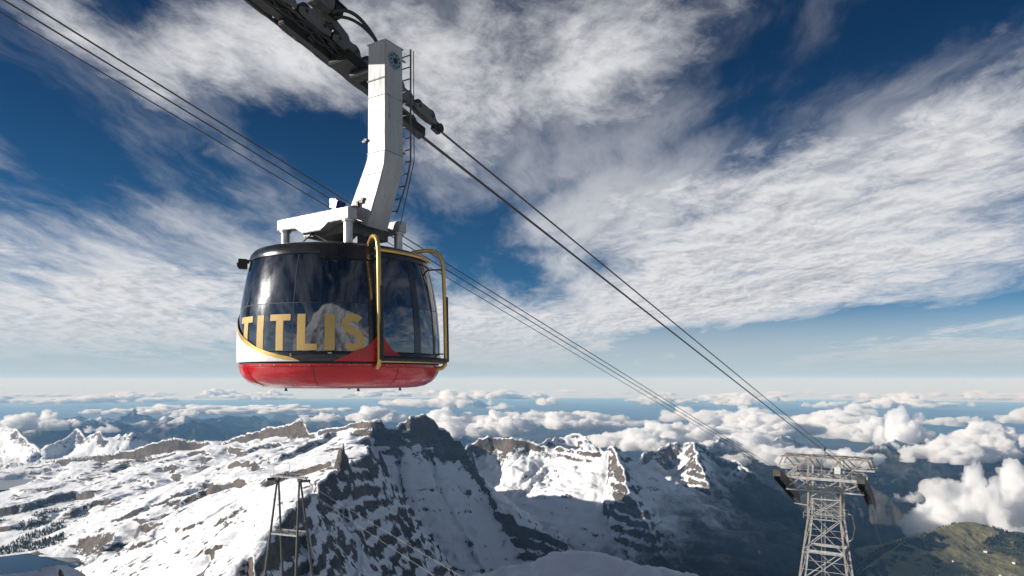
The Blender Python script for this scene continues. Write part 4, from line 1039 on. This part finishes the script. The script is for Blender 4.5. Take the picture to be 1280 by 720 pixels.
ROPE_Z0, ROPE_SL = 7.52, -.208
def rope_z(s): return ROPE_Z0 + ROPE_SL * s
def build_carriage():
    """running gear on the ropes: beam, rocker arms, wheels, hoses"""
    sl = math.atan(ROPE_SL)
    tilt = Matrix.Rotation(-sl, 3, 'Y')
    def P(s, y, up): return Vector((s, y + .10, rope_z(s))) + tilt @ Vector((0, 0, up))
    CG = MB()
    # main beam between the ropes with lightening plates
    CG.bar(P(-3.35, -.10, -.05), P(1.9, -.10, -.05), .26, .28, up=tilt @ Vector((0, 0, 1)))
    CG.bar(P(-1.7, -.1, -.22), P(1.0, -.1, -.22), .20, .16, up=tilt @ Vector((0, 0, 1)))
    CG.bar(P(-.40, -.45, -.30), P(.40, -.45, -.30), .62, .26, up=tilt @ Vector((0, 0, 1)))
    CG.bar(P(1.6, 0, -.22), P(3.0, 0, -.18), .30, .22, up=tilt @ Vector((0, 0, 1)))
    carr = CG.build('carriage', M['iron'], CAR, bevel=.02)
    carr['label'] = 'black carriage of wheels riding on the two track ropes'
    rr = random.Random(3)
    for y in (-.33, .33):
        for b in (-3.0, -2.05, -1.1, -.15, .8, 1.75, 2.65):
            # rocker carrying two wheels
            k = MB(); k.prism([(-.46, .02), (-.46, .14), (-.16, .30), (.16, .30), (.46, .14), (.46, .02), (.2, -.02), (-.2, -.02)], (P(b, y - .09, 0), tilt @ Vector((1, 0, 0)), tilt @ Vector((0, 0, 1)), (0, 1, 0)), .03)
            k.prism([(-.46, .02), (-.46, .14), (-.16, .30), (.16, .30), (.46, .14), (.46, .02), (.2, -.02), (-.2, -.02)], (P(b, y + .06, 0), tilt @ Vector((1, 0, 0)), tilt @ Vector((0, 0, 1)), (0, 1, 0)), .03)
            k.build('rocker_arm', M['grey'], carr, bevel=.008)
            for ds in (-.25, .25):
                w = MB(); c = P(b + ds, y, .165)
                w.cyl(c + Vector((0, -.045, 0)), c + Vector((0, -.03, 0)), .185, 20); w.cyl(c + Vector((0, -.03, 0)), c + Vector((0, .03, 0)), .155, 20); w.cyl(c + Vector((0, .03, 0)), c + Vector((0, .045, 0)), .185, 20); w.cyl(c + Vector((0, -.10, 0)), c + Vector((0, .10, 0)), .045, 12)
                w.build('wheel', M['iron'], carr, smooth=True)
        for b in (-2.5, -.65, 1.25):
            k = MB(); k.prism([(-.62, .20), (-.5, .36), (0, .50), (.5, .36), (.62, .20), (.3, .18), (0, .30), (-.3, .18)], (P(b, y - .05, .08), tilt @ Vector((1, 0, 0)), tilt @ Vector((0, 0, 1)), (0, 1, 0)), .10)
            k.build('rocker_arm', M['grey'], carr, bevel=.01)
            k = MB(); k.bar(P(b, y, .40), P(b, y * .2, -.15), .12, .14); k.build('link_plate', M['iron'], carr)
    for b, wy, ww, hh, mt in ((-1.05, -.42, .46, .30, 'grey'), (-.68, -.42, .24, .24, 'iron'), (1.15, -.40, .34, .30, 'iron')):
        k = MB(); k.bar(P(b - ww / 2, wy, .62), P(b + ww / 2, wy, .62), .36, hh, up=tilt @ Vector((0, 0, 1))); k.bar(P(b - ww / 2 - .05, wy, .62 + hh / 2 + .02), P(b + ww / 2 + .05, wy, .62 + hh / 2 + .02), .46, .035, up=tilt @ Vector((0, 0, 1))); k.build('control_box', M[mt], carr, bevel=.012)
    # clutter: brake cylinders, pipes, brackets
    for i in range(26):
        s = rr.uniform(-3.2, 1.6); y = rr.choice((-.26, -.22, .02, .05)); u = rr.uniform(-.24, .04); l = rr.uniform(.10, .36)
        k = MB()
        if rr.random() < .55: k.cyl(P(s, y, u), P(s + l, y + rr.uniform(-.05, .05), u + rr.uniform(-.06, .06)), rr.uniform(.02, .05), 10)
        else: k.bar(P(s, y, u), P(s + l * .6, y, u), rr.uniform(.05, .11), rr.uniform(.06, .14))
        k.build('brake_part', M['grey' if i % 3 == 0 else 'iron'], carr)
    for i in range(3):
        k = MB(); pts = [P(-2.6 + i * .4 + t * .11, -.42 - .02 * i, -.20 - .10 * math.sin(t * .52) - .03 * rr.random()) for t in range(22)]; k.tube(pts, .013, 5); k.build('hose', M['rubber'], carr)
    for i, (h, y0) in enumerate(((.34, -.60), (.24, -.52))):
        pts = []
        for k_ in range(15):
            t = k_ / 14; a = P(-.85 + .12 * i, y0, .42); b = Vector((-.06 + .1 * i, -1.24, 7.42))
            p = a.lerp(b, t); p.z += h * math.sin(math.pi * t) ** .8; pts.append(p)
        k = MB(); k.tube(pts, .042 - .006 * i, 8); k.build('hose', M['rubber'], carr, smooth=True)
    # end catchers
    for y in (-.33, .33):
        k = MB(); k.bar(P(3.05, y, .02), P(3.32, y, .0), .12, .26); k.cyl(P(3.3, y - .08, .05), P(3.3, y + .08, .05), .12, 14); k.build('rope_guide', M['iron'], carr)

build_cabin()
for o in CAR.children_recursive: o.data.transform(Matrix.Diagonal((.957, .957, 1, 1)))
build_hanger(); build_carriage()

# ------------------------------------------------------------------ ropes of the main line
S_T = 121.6                                   # run from the cabin to the lattice tower
TW_Z = ROPE_Z0 + ROPE_SL * S_T
GAUGE = 13.0
def W(s, q, z): return CAX + DX * s + DP * q + Vector((0, 0, z))
SHOE = 9.0                                    # half length of the curved rope shoe
def shoe_z(u, sl0, sl1=-.52):
    """height drop along the shoe, u from -SHOE to SHOE, slope easing from sl0 to sl1"""
    t = (u + SHOE) / (2 * SHOE); return (sl0 * t + (sl1 - sl0) * t * t / 2) * 2 * SHOE
def rope(name, q, z0, dz, label, r=.030, mat='rope'):
    zt = TW_Z + dz; pts = []
    sl = (zt - z0) / S_T
    for s in (-60, -20, 0, 3.3): pts.append(W(s, q, z0 + sl * s))
    for k in range(1, 24):
        s = 3.3 + (S_T - SHOE - 3.3) * k / 24; pts.append(W(s, q, z0 + sl * s - 0 * math.sin(math.pi * k / 24)))
    zb = z0 + sl * (S_T - SHOE)
    for k in range(0, 11):
        u = -SHOE + 2 * SHOE * k / 10; pts.append(W(S_T + u, q, zb + shoe_z(u, sl)))
    ze = zb + shoe_z(SHOE, sl)
    for s in (60, 200, 500, 900, 1400): pts.append(W(S_T + SHOE + s, q, ze - .52 * s + s * s * .00006))
    b = MB(); b.tube(pts, r, 8)
    o = b.build(name, M[mat], None, smooth=True); tag(o, label, 'rope', 'ropes of the cable car line'); return o
rope('track_rope', .23, ROPE_Z0, 0, 'thick steel track rope under the carriage, on the arm side of the cable car')
rope('track_rope', -.43, ROPE_Z0, 0, 'thick steel track rope under the carriage, on the side away from the arm')
rope('haul_rope', -.30, ROPE_Z0 - .14, -.14, 'thinner haul rope leaving the carriage between its two track ropes', .022)
LZ = 11.65
rope('track_rope', -GAUGE + .33, LZ, 0, 'upper steel track rope of the empty lane passing behind the cabin', .032)
rope('track_rope', -GAUGE - .33, LZ, 0, 'second steel track rope of the empty lane passing behind the cabin', .032)
rope('haul_rope', -GAUGE - .45, LZ - .38, -.38, 'lowest rope of the empty lane, thinner and passing behind the cabin', .024)
# ------------------------------------------------------------------ lattice tower of the main line
def ground(x, y): return float(height(np.array([float(x)]), np.array([float(y)]))[0][0])
def lattice_tower():
    base = W(S_T, -GAUGE / 2, 0.0)
    gz = ground(base.x, base.y)
    o = tag(empty('lattice_tower', (base.x, base.y, gz), RZ), 'tall galvanised lattice tower with wide head and curved rope shoes over the valley', 'tower')
    def L(u, v, z): return Vector((v, -u, z - gz))      # u out along the cross arm (near side +), v along the line
    levels = [(-13.9, 2.55), (-17.4, 2.58), (-21.0, 2.6), (-24.6, 2.65), (-30.2, 3.3), (-36.6, 4.05), (-44.5, 5.0), (-55, 6.25), (-68, 7.8), (-86, 9.95), (gz + .3, 9.95 + (-86 - gz) * .12)]
    cor = [(-1, -1), (1, -1), (1, 1), (-1, 1)]
    for (cu, cv) in cor:
        b = MB()
        for (z0, h0), (z1, h1) in zip(levels, levels[1:]):
            b.angle(L(cu * h0, cv * h0 * .92, z0), L(cu * h1, cv * h1 * .92, z1), .30, .22)
        b.build('leg', M['galv_brown' if cv < 0 else 'galv'], o)
        z, h = levels[-1]; f = MB(); f.box(L(cu * h, cv * h * .92, gz - .6), (2.2, 2.2, 2.6)); f.build('footing', M['plate'], o, bevel=.05)
    for i, ((z0, h0), (z1, h1)) in enumerate(zip(levels, levels[1:])):
        if i == 0: continue
        for k in range(4):
            (au, av), (bu, bv) = cor[k], cor[(k + 1) % 4]
            A0, B0 = L(au * h0, av * h0 * .92, z0), L(bu * h0, bv * h0 * .92, z0); A1, B1 = L(au * h1, av * h1 * .92, z1), L(bu * h1, bv * h1 * .92, z1)
            off = Vector((0, 0, 0))
            for P0, P1, e in ((A0, B1, .0), (B0, A1, .17)):
                nrm = (B0 - A0).cross(A1 - A0).normalized() * e
                b = MB(); b.angle(P0 + nrm, P1 + nrm, .14, .22); b.build('brace', M['galv'], o)
            b = MB(); b.angle(A1, B1, .18 if i != 3 else .50, .2); b.build('strut', M['galv'], o)
            mid0 = (A0 + B1) / 2; m2 = (A0 + A1) / 2; b = MB(); b.bar(mid0, m2, .07); b.build('strut', M['galv'], o)
            m3 = (B0 + B1) / 2; b = MB(); b.bar(mid0, m3, .07); b.build('strut', M['galv'], o)
    # head: cross arms, upper rails and their diagonals
    for v in (-2.4, 2.4):
        b = MB(); b.bar(L(-7.35, v, -13.75), L(7.35, v, -13.75), .26, .26); b.build('top_rail', M['galv_brown'], o)
        for u in (-7.2, 7.2): b = MB(); b.box(L(u, v, -13.75), (.36, .34, .34)); b.build('end_plate', M['galv'], o)
        b = MB(); b.bar(L(-7.7, v * 1.05, -15.5), L(-4.4, v * 1.05, -15.5), .26, .3); b.build('side_rail', M['galv'], o)
        b = MB(); b.bar(L(4.4, v * 1.05, -15.5), L(7.9, v * 1.05, -15.5), .26, .3); b.build('side_rail', M['galv'], o)
        b = MB(); b.bar(L(-6.4, v, -17.45), L(6.4, v, -17.45), .36, .50); b.build('cross_arm', M['galv'], o)
        b = MB(); b.bar(L(-6.3, v * .98, -19.6), L(6.3, v * .98, -19.6), .24, .26); b.build('cross_arm', M['galv'], o)
        for sgn in (-1, 1):
            for (u0, z0, u1, z1) in ((6.2, -13.9, 3.0, -17.2), (2.9, -13.9, 6.0, -17.2), (6.9, -13.9, 7.5, -15.4), (2.4, -13.9, .1, -17.2), (4.6, -15.6, 6.4, -17.2), (2.7, -19.4, 6.2, -17.7), (4.5, -17.7, 6.2, -19.4), (2.7, -17.7, 4.4, -19.4)):
                b = MB(); b.angle(L(sgn * u0, v, z0), L(sgn * u1, v, z1), .21, .2); b.build('brace', M['galv_brown' if z0 > -14 else 'galv'], o)
    for u in (-6.8, -4.4, -2.5, 0, 2.5, 4.4, 6.8):
        for z in (-13.6, -17.2, -19.4):
            if abs(u) > 6.5 and z < -14: continue
            b = MB(); b.bar(L(u, -2.3, z), L(u, 2.3, z), .13); b.build('tie', M['galv'], o)
    for u0, u1 in ((-6.8, -4.4), (-4.4, -2.5), (-2.5, 0), (0, 2.5), (2.5, 4.4), (4.4, 6.8)):
        b = MB(); b.bar(L(u0, -2.3, -13.72), L(u1, 2.3, -13.72), .14); b.build('tie', M['galv'], o)
    # working platforms: grating and handrails
    for z, h in ((-17.0, 6.2), (-24.5, 3.3)):
        b = MB(); n = int(h * 2 / .9)
        for k in range(n): b.bar(L(-h + k * .9, -2.9, z), L(-h + k * .9, 2.9, z), .04, .04)
        b.build('grating', M['galv'], o)
        for v in (-2.95, 2.95):
            for dz in (.55, 1.1):
                b = MB(); b.cyl(L(-h, v, z + dz), L(h, v, z + dz), .035, 6); b.build('handrail', M['galv'], o)
            for k in range(8):
                u = -h + 2 * h * k / 7; b = MB(); b.cyl(L(u, v, z), L(u, v, z + 1.1), .035, 6); b.build('handrail_post', M['galv'], o)
    b = MB()
    for du in (-.3, .3): b.cyl(L(-.3 + du, -1.2, -13.5), L(-.3 + du, -1.2, gz + .5), .05, 6)
    lad = b.build('ladder', M['galv'], o)
    z = -14.0; ru = None
    while z > -38:
        if ru is None:
            b = MB(); b.cyl(L(-.6, -1.2, z), L(0, -1.2, z), .03, 5); ru = b.build('rung', M['galv'], lad); z0 = z
        else:
            c = ru.copy(); COL.objects.link(c); c.location.z = z - z0
        z -= .4
    b = MB(); b.box(L(2.2, -2.75, -15.7), (.4, 1.0, 1.2)); b.build('switch_cabinet', M['plate'], o, bevel=.03)
    b = MB(); b.cyl(L(-.2, 0, -13.6), L(-.2, 0, -11.9), .05, 8); b.box(L(-.2, 0, -12.4), (.3, .3, .4)); b.build('wind_sensor', M['iron'], o)
    b = MB(); b.tube([L(3.0, 2.7, -24), L(3.9, 2.7, -24.2), L(4.3, 2.7, -26.5), L(3.9, 2.7, -28.5), L(3.4, 2.9, -29)], .12, 8); b.build('pipe_bend', M['galv'], o)
    b = MB(); b.bar(L(-2.6, -2.7, -22.2), L(-4.8, -2.7, -22.0), .14); b.build('outrigger', M['galv'], o)
    # rope shoes: curved boxes on both ends of the cross arm
    for q, zl in ((GAUGE / 2, ROPE_Z0), (-GAUGE / 2, LZ)):
        sl = (TW_Z - zl) / S_T; zb = zl + sl * (S_T - SHOE)
        b = MB(); n = 14; up = []; dn = []
        for k in range(n + 1):
            u = -SHOE + 2 * SHOE * k / n; z = zb + shoe_z(u, sl); up.append((u, z - .06)); dn.append((u, z - 1.5 - .5 * math.sin(math.pi * k / n)))
        for side in (-.62, .50):
            for k in range(n):
                quad = [up[k], up[k + 1], dn[k + 1], dn[k]]
                b.add([L(q + side + e, u, z) for e in (0, .12) for (u, z) in quad], [(0, 1, 2, 3), (4, 7, 6, 5), (0, 4, 5, 1), (1, 5, 6, 2), (2, 6, 7, 3), (3, 7, 4, 0)])
        for k in range(n):
            b.add([L(q + e, u, z) for e in (-.50, .50) for (u, z) in (up[k], up[k + 1], (up[k + 1][0], up[k + 1][1] - .2), (up[k][0], up[k][1] - .2))], [(0, 1, 2, 3), (4, 7, 6, 5), (0, 4, 5, 1), (1, 5, 6, 2), (2, 6, 7, 3), (3, 7, 4, 0)])
        shoe = b.build('rope_shoe', M['iron'], o)
        for k in range(1, n, 2):
            b = MB(); u, z = up[k]; b.bar(L(q - .7, u, z - .75), L(q + .7, u, z - .75), .18); b.build('shoe_roller', M['grey'], shoe)
        b = MB(); u, z = up[0]; b.box(L(q, u, z - .3), (.8, 1.3, 1.2)); b.build('shoe_cap', M['dark'], shoe, bevel=.05)
        b = MB(); g = 7
        for k in range(g): b.bar(L(q + (1.0 if q > 0 else -1.0) - .5, 1 + k * .5, zb - 3.6 - .25 * k), L(q + (1.0 if q > 0 else -1.0) + .4, 1 + k * .5, zb - 3.6 - .25 * k), .05)
        for dv in (1.0, 4.0): b.bar(L(q, dv, zb - 1.2 - .4 * dv), L(q + (.8 if q > 0 else -.8), dv, zb - 3.4 - .4 * dv), .08)
        b.build('catwalk', M['galv'], shoe)
    return o
lattice_tower()

# ------------------------------------------------------------------ four-legged support of the second lift
def frame_support():
    c = at(361, 600, 205.0); E = Vector((.217, .976, 0)).normalized(); G = Vector((.932, -.362, 0)).normalized()
    top = c.z; gz = min(ground(c.x + G.x * a + E.x * b_, c.y + G.y * a + E.y * b_) for a in (-7, 7) for b_ in (-6, 6))
    o = tag(empty('frame_support', (c.x, c.y, gz)), 'slim four legged steel lift support in front of the shaded rock face', 'tower')
    def L(g, e, z): return G * g + E * e + Vector((0, 0, z - gz))
    H = top - gz
    def leg(gs, es, z): 
        t = (top - z); return L(gs * (4.05 + .055 * t), es * (.35 + .155 * t), z)
    for gs in (-1, 1):
        for es in (-1, 1):
            b = MB(); b.tube([leg(gs, es, top), leg(gs, es, gz - 1)], [.30, .42], 10); lg = b.build('leg', M['dark'], o, smooth=True)
            for k in range(1, 6):
                z = top - k * 6.0
                if z < gz: break
                b = MB(); p = leg(gs, es, z); b.cyl(p + Vector((0, 0, .12)), p - Vector((0, 0, .12)), .44, 10); b.build('flange', M['dark'], lg)
            b = MB(); p = leg(gs, es, gz); b.box(p + Vector((0, 0, -.2)), (2.0, 2.0, 1.8)); b.build('footing', M['plate'], o, bevel=.05)
        b = MB(); b.box(L(gs * 4.1, 0, top + .1), (1.3, 1.0, 1.0), Matrix.Rotation(math.atan2(G.y, G.x), 3, 'Z')); b.build('leg_head', M['dark'], o, bevel=.05)
    # head beam with sheave trains, rails and lightning rods
    b = MB()
    for e in (-.7, .7): b.bar(L(-6.4, e, top + .9), L(6.6, e, top + .9), .32, .4)
    for k in range(14): b.bar(L(-6.2 + k * .97, -.7, top + .9), L(-6.2 + k * .97, .7, top + .9), .14)
    b.build('head_beam', M['galv'], o)
    for e in (-.9, .9):
        b = MB(); b.cyl(L(-6.2, e, top + 2.0), L(6.4, e, top + 2.0), .05, 6)
        for k in range(9): b.cyl(L(-6.2 + k * 1.57, e, top + .9), L(-6.2 + k * 1.57, e, top + 2.0), .04, 5)
        b.build('handrail', M['galv'], o)
    for g in (-6.0, 6.0):
        for k in range(6):
            b = MB(); p = L(g, -2.4 + k * .95, top + .3 - .12 * k); b.cyl(p - G * .12, p + G * .12, .42, 16); b.build('sheave', M['iron'], o, smooth=True)
        b = MB(); b.bar(L(g, -2.9, top + .45), L(g, 2.9, top - .3), .26, .4); b.build('sheave_beam', M['dark'], o)
    for g in (-5.6, .2, 5.2):
        b = MB(); b.cyl(L(g, 0, top + 1), L(g, 0, top + 4.6), .06, 6); b.build('lightning_rod', M['galv'], o)
    b = MB(); b.bar(L(6.0, 0, top + .9), L(10.0, -2.2, top - .9), .2); b.build('working_arm', M['dark'], o)
    # middle platform
    zp = top - 15.8
    cor = [leg(-1, -1, zp), leg(1, -1, zp), leg(1, 1, zp), leg(-1, 1, zp)]
    for k in range(4):
        b = MB(); b.bar(cor[k], cor[(k + 1) % 4], .36, .5); b.build('platform_beam', M['galv'], o)
    b = MB()
    for k in range(1, 9): b.bar(cor[0].lerp(cor[1], k / 9), cor[3].lerp(cor[2], k / 9), .16)
    b.bar(cor[0], cor[2], .16); b.bar(cor[1], cor[3], .16)
    b.build('platform_grating', M['galv'], o)
    b = MB(); a0, a1 = leg(-1, -1, top - 17), leg(-1, -1, gz)
    for k in range(40): p = a0.lerp(a1, k / 40); b.bar(p - G * .9, p - G * .2, .06)
    b.bar(a0 - G * .9, a1 - G * .9, .07); b.build('ladder', M['dark'], o)
    for g0, g1 in ((-1, 1), (1, -1)):
        b = MB(); b.cyl(leg(g0, 0, top - 1), leg(g1, 0, gz + 2), .03, 5); b.build('guy_wire', M['rope'], o)
    return o, L, top
FS, FL, FTOP = frame_support()
def lift_rope(a_local, b, label):
    a = FS.matrix_world @ a_local if False else Vector(FS.location) + a_local
    pts = []
    d = (Vector(b) - a)
    for k in range(25):
        t = k / 24 * 1.0; p = a + d * t; p.z -= .2 * 4 * t * (1 - t); pts.append(p)
    m = MB(); m.tube(pts, .018, 8); o = m.build('lift_rope', M['rope_lit'], None, smooth=True)
    tag(o, label, 'rope', 'ropes of the second lift')
lift_rope(FL(6.0, -2.6, FTOP + .95), at(592, 722, 62.0) + (at(592, 722, 62.0) - at(500, 665, 130.0)) * .55, 'pale sunlit lift rope from the four legged support, the longer upper one')
lift_rope(FL(5.2, -2.6, FTOP - .6), at(552, 723, 74.0) + (at(552, 723, 74.0) - at(500, 687, 130.0)) * .55, 'pale sunlit lift rope from the four legged support, the shorter lower one')

# ------------------------------------------------------------------ lakes
def water_sheet(name, c, rx, ry, z, mat, label, seed):
    bm = bmesh.new(); n = 72
    vs = []
    for k in range(n):
        a = 2 * math.pi * k / n; w = 1 + .10 * math.sin(3 * a + seed) + .05 * math.sin(7 * a + seed * 2)
        vs.append(bm.verts.new((c.x + rx * w * math.cos(a), c.y + ry * w * math.sin(a), z)))
    bm.faces.new(vs); me = bpy.data.meshes.new(name); bm.to_mesh(me); bm.free(); me.materials.append(mat)
    o = bpy.data.objects.new(name, me); COL.objects.link(o); o['kind'] = 'structure'; o['label'] = label
def water_mat():
    m = bpy.data.materials.new('lake_water'); m.use_nodes = True; t = NT(m.node_tree); bs = m.node_tree.nodes['Principled BSDF']
    P = t.new('ShaderNodeTexCoord').outputs['Object']
    t.l.new(t.mix(t.noise(P, .01, 4), (.012, .022, .032), (.020, .032, .042)), bs.inputs['Base Color']); bs.inputs['Roughness'].default_value = .08
    b = t.new('ShaderNodeBump'); b.inputs['Strength'].default_value = .2; b.inputs['Distance'].default_value = .4; t.l.new(t.noise(P, .12, 4), b.inputs['Height']); t.l.new(b.outputs[0], bs.inputs['Normal'])
    return m
water_sheet('lake', LAKE_P, 330, 420, LAKE_Z, water_mat(), 'dark mountain lake at the foot of the snow slope', 1.0)
water_sheet('frozen_pond', POND_P, 190, 330, POND_P.z, surf_mat('lake_ice', (.30, .32, .34), (.36, .38, .40), .5, 0, .02), 'small grey frozen pond on the white plateau', 2.0)

# ------------------------------------------------------------------ forests (too many to count) and farmhouses
def forest(name, regions, label, seed):
    rnd = random.Random(seed); pts = []
    for (px0, px1, Y0, Y1, n, lam, thr, hmin, hmax) in regions:
        px = np.array([rnd.uniform(px0, px1) for _ in range(n)]); Y = np.array([rnd.uniform(Y0, Y1) for _ in range(n)]) * 1000
        X = (px - 640) / F * Y
        z = height(X, Y)[0]
        keep = fbm(X, Y, lam, 4, seed) > thr
        for a, b, c in zip(X[keep], Y[keep], z[keep]): pts.append((a, b, c - 1.0, rnd.uniform(hmin, hmax), rnd.uniform(0, 6.28)))
    vs = []; fs = []
    for (x, y, z, h, a0) in pts:
        w = h * rnd.uniform(.17, .24)
        for (zb, zt, ww) in ((.08, .62, 1.0), (.38, 1.0, .66)):
            o = len(vs)
            for k in range(5):
                a = a0 + 2 * math.pi * k / 5 + zb; q = w * ww * rnd.uniform(.8, 1.15); vs.append((x + q * math.cos(a), y + q * math.sin(a), z + h * (zb + rnd.uniform(-.03, .03))))
            vs.append((x, y, z + h * zt))
            fs += [(o + k, o + (k + 1) % 5, o + 5) for k in range(5)] + [tuple(o + k for k in (4, 3, 2, 1, 0))]
    me = bpy.data.meshes.new(name); me.from_pydata(vs, [], fs); me.materials.append(M_TREE)
    o = bpy.data.objects.new(name, me); COL.objects.link(o); o['kind'] = 'stuff'; o['label'] = label
    return o
M_TREE = surf_mat('spruce_needles', (.016, .026, .018), (.032, .042, .024), .85, 0, .05)
forest('conifer_forest', [(-60, 80, 2.72, 3.15, 3000, 260, -.06, 9, 16), (20, 110, 2.9, 3.25, 900, 140, .12, 7, 12)], 'dark conifer wood on the snow slope above the lake', 7)
forest('conifer_forest', [(660, 800, 2.25, 2.9, 2200, 180, .08, 8, 15)], 'dark conifer strip on the shoulder below the main rock peak', 9)
forest('conifer_forest', [(1080, 1330, 4.05, 4.75, 4200, 420, .0, 10, 20), (1060, 1330, 3.2, 4.0, 1500, 300, .22, 9, 17)], 'dark conifer wood on the green hills beside the big cloud', 13)

def farmhouse():
    o = empty('farmhouse')
    b = MB(); b.box((0, 0, 3.0), (13, 10, 8)); b.build('wall', surf_mat('pale_plaster', (.62, .60, .56), (.5, .48, .44), .8, 0, .4), o)
    b = MB(); b.add([(-7.5, -6, 6.6), (7.5, -6, 6.6), (7.5, 6, 6.6), (-7.5, 6, 6.6), (-7.5, 0, 10.6), (7.5, 0, 10.6)], [(0, 1, 5, 4), (2, 3, 4, 5), (0, 4, 3), (1, 2, 5), (0, 3, 2, 1)])
    b.build('roof', surf_mat('brown_roof', (.16, .10, .075), (.10, .07, .055), .8, 0, .5), o)
    tag(o, 'small pale farmhouse with brown roof on the green pasture', 'house', 'farmhouses on the pasture'); return o
fh = farmhouse(); first = True
rf = random.Random(4)
for (px, py0, Y) in ((1128, 0, 3.55), (1136, 0, 3.62), (1142, 0, 3.5), (1150, 0, 3.58), (1155, 0, 3.7), (1192, 0, 3.9), (1170, 0, 3.75), (1208, 0, 3.6), (1209, 0, 3.66), (1250, 0, 3.8), (1190, 0, 3.45), (1232, 0, 4.1), (1105, 0, 3.4), (1268, 0, 3.95)):
    Y *= 1000; X = (px - 640) / F * Y
    if first: h = fh; first = False
    else:
        h = fh.copy(); COL.objects.link(h)
        for ch in fh.children:
            c = ch.copy(); COL.objects.link(c); c.parent = h
    h.location = (X, Y, ground(X, Y)); h.rotation_euler = (0, 0, rf.uniform(0, 3.14)); h.scale = [rf.uniform(.9, 1.5)] * 3
print('done', time.time() - T0)
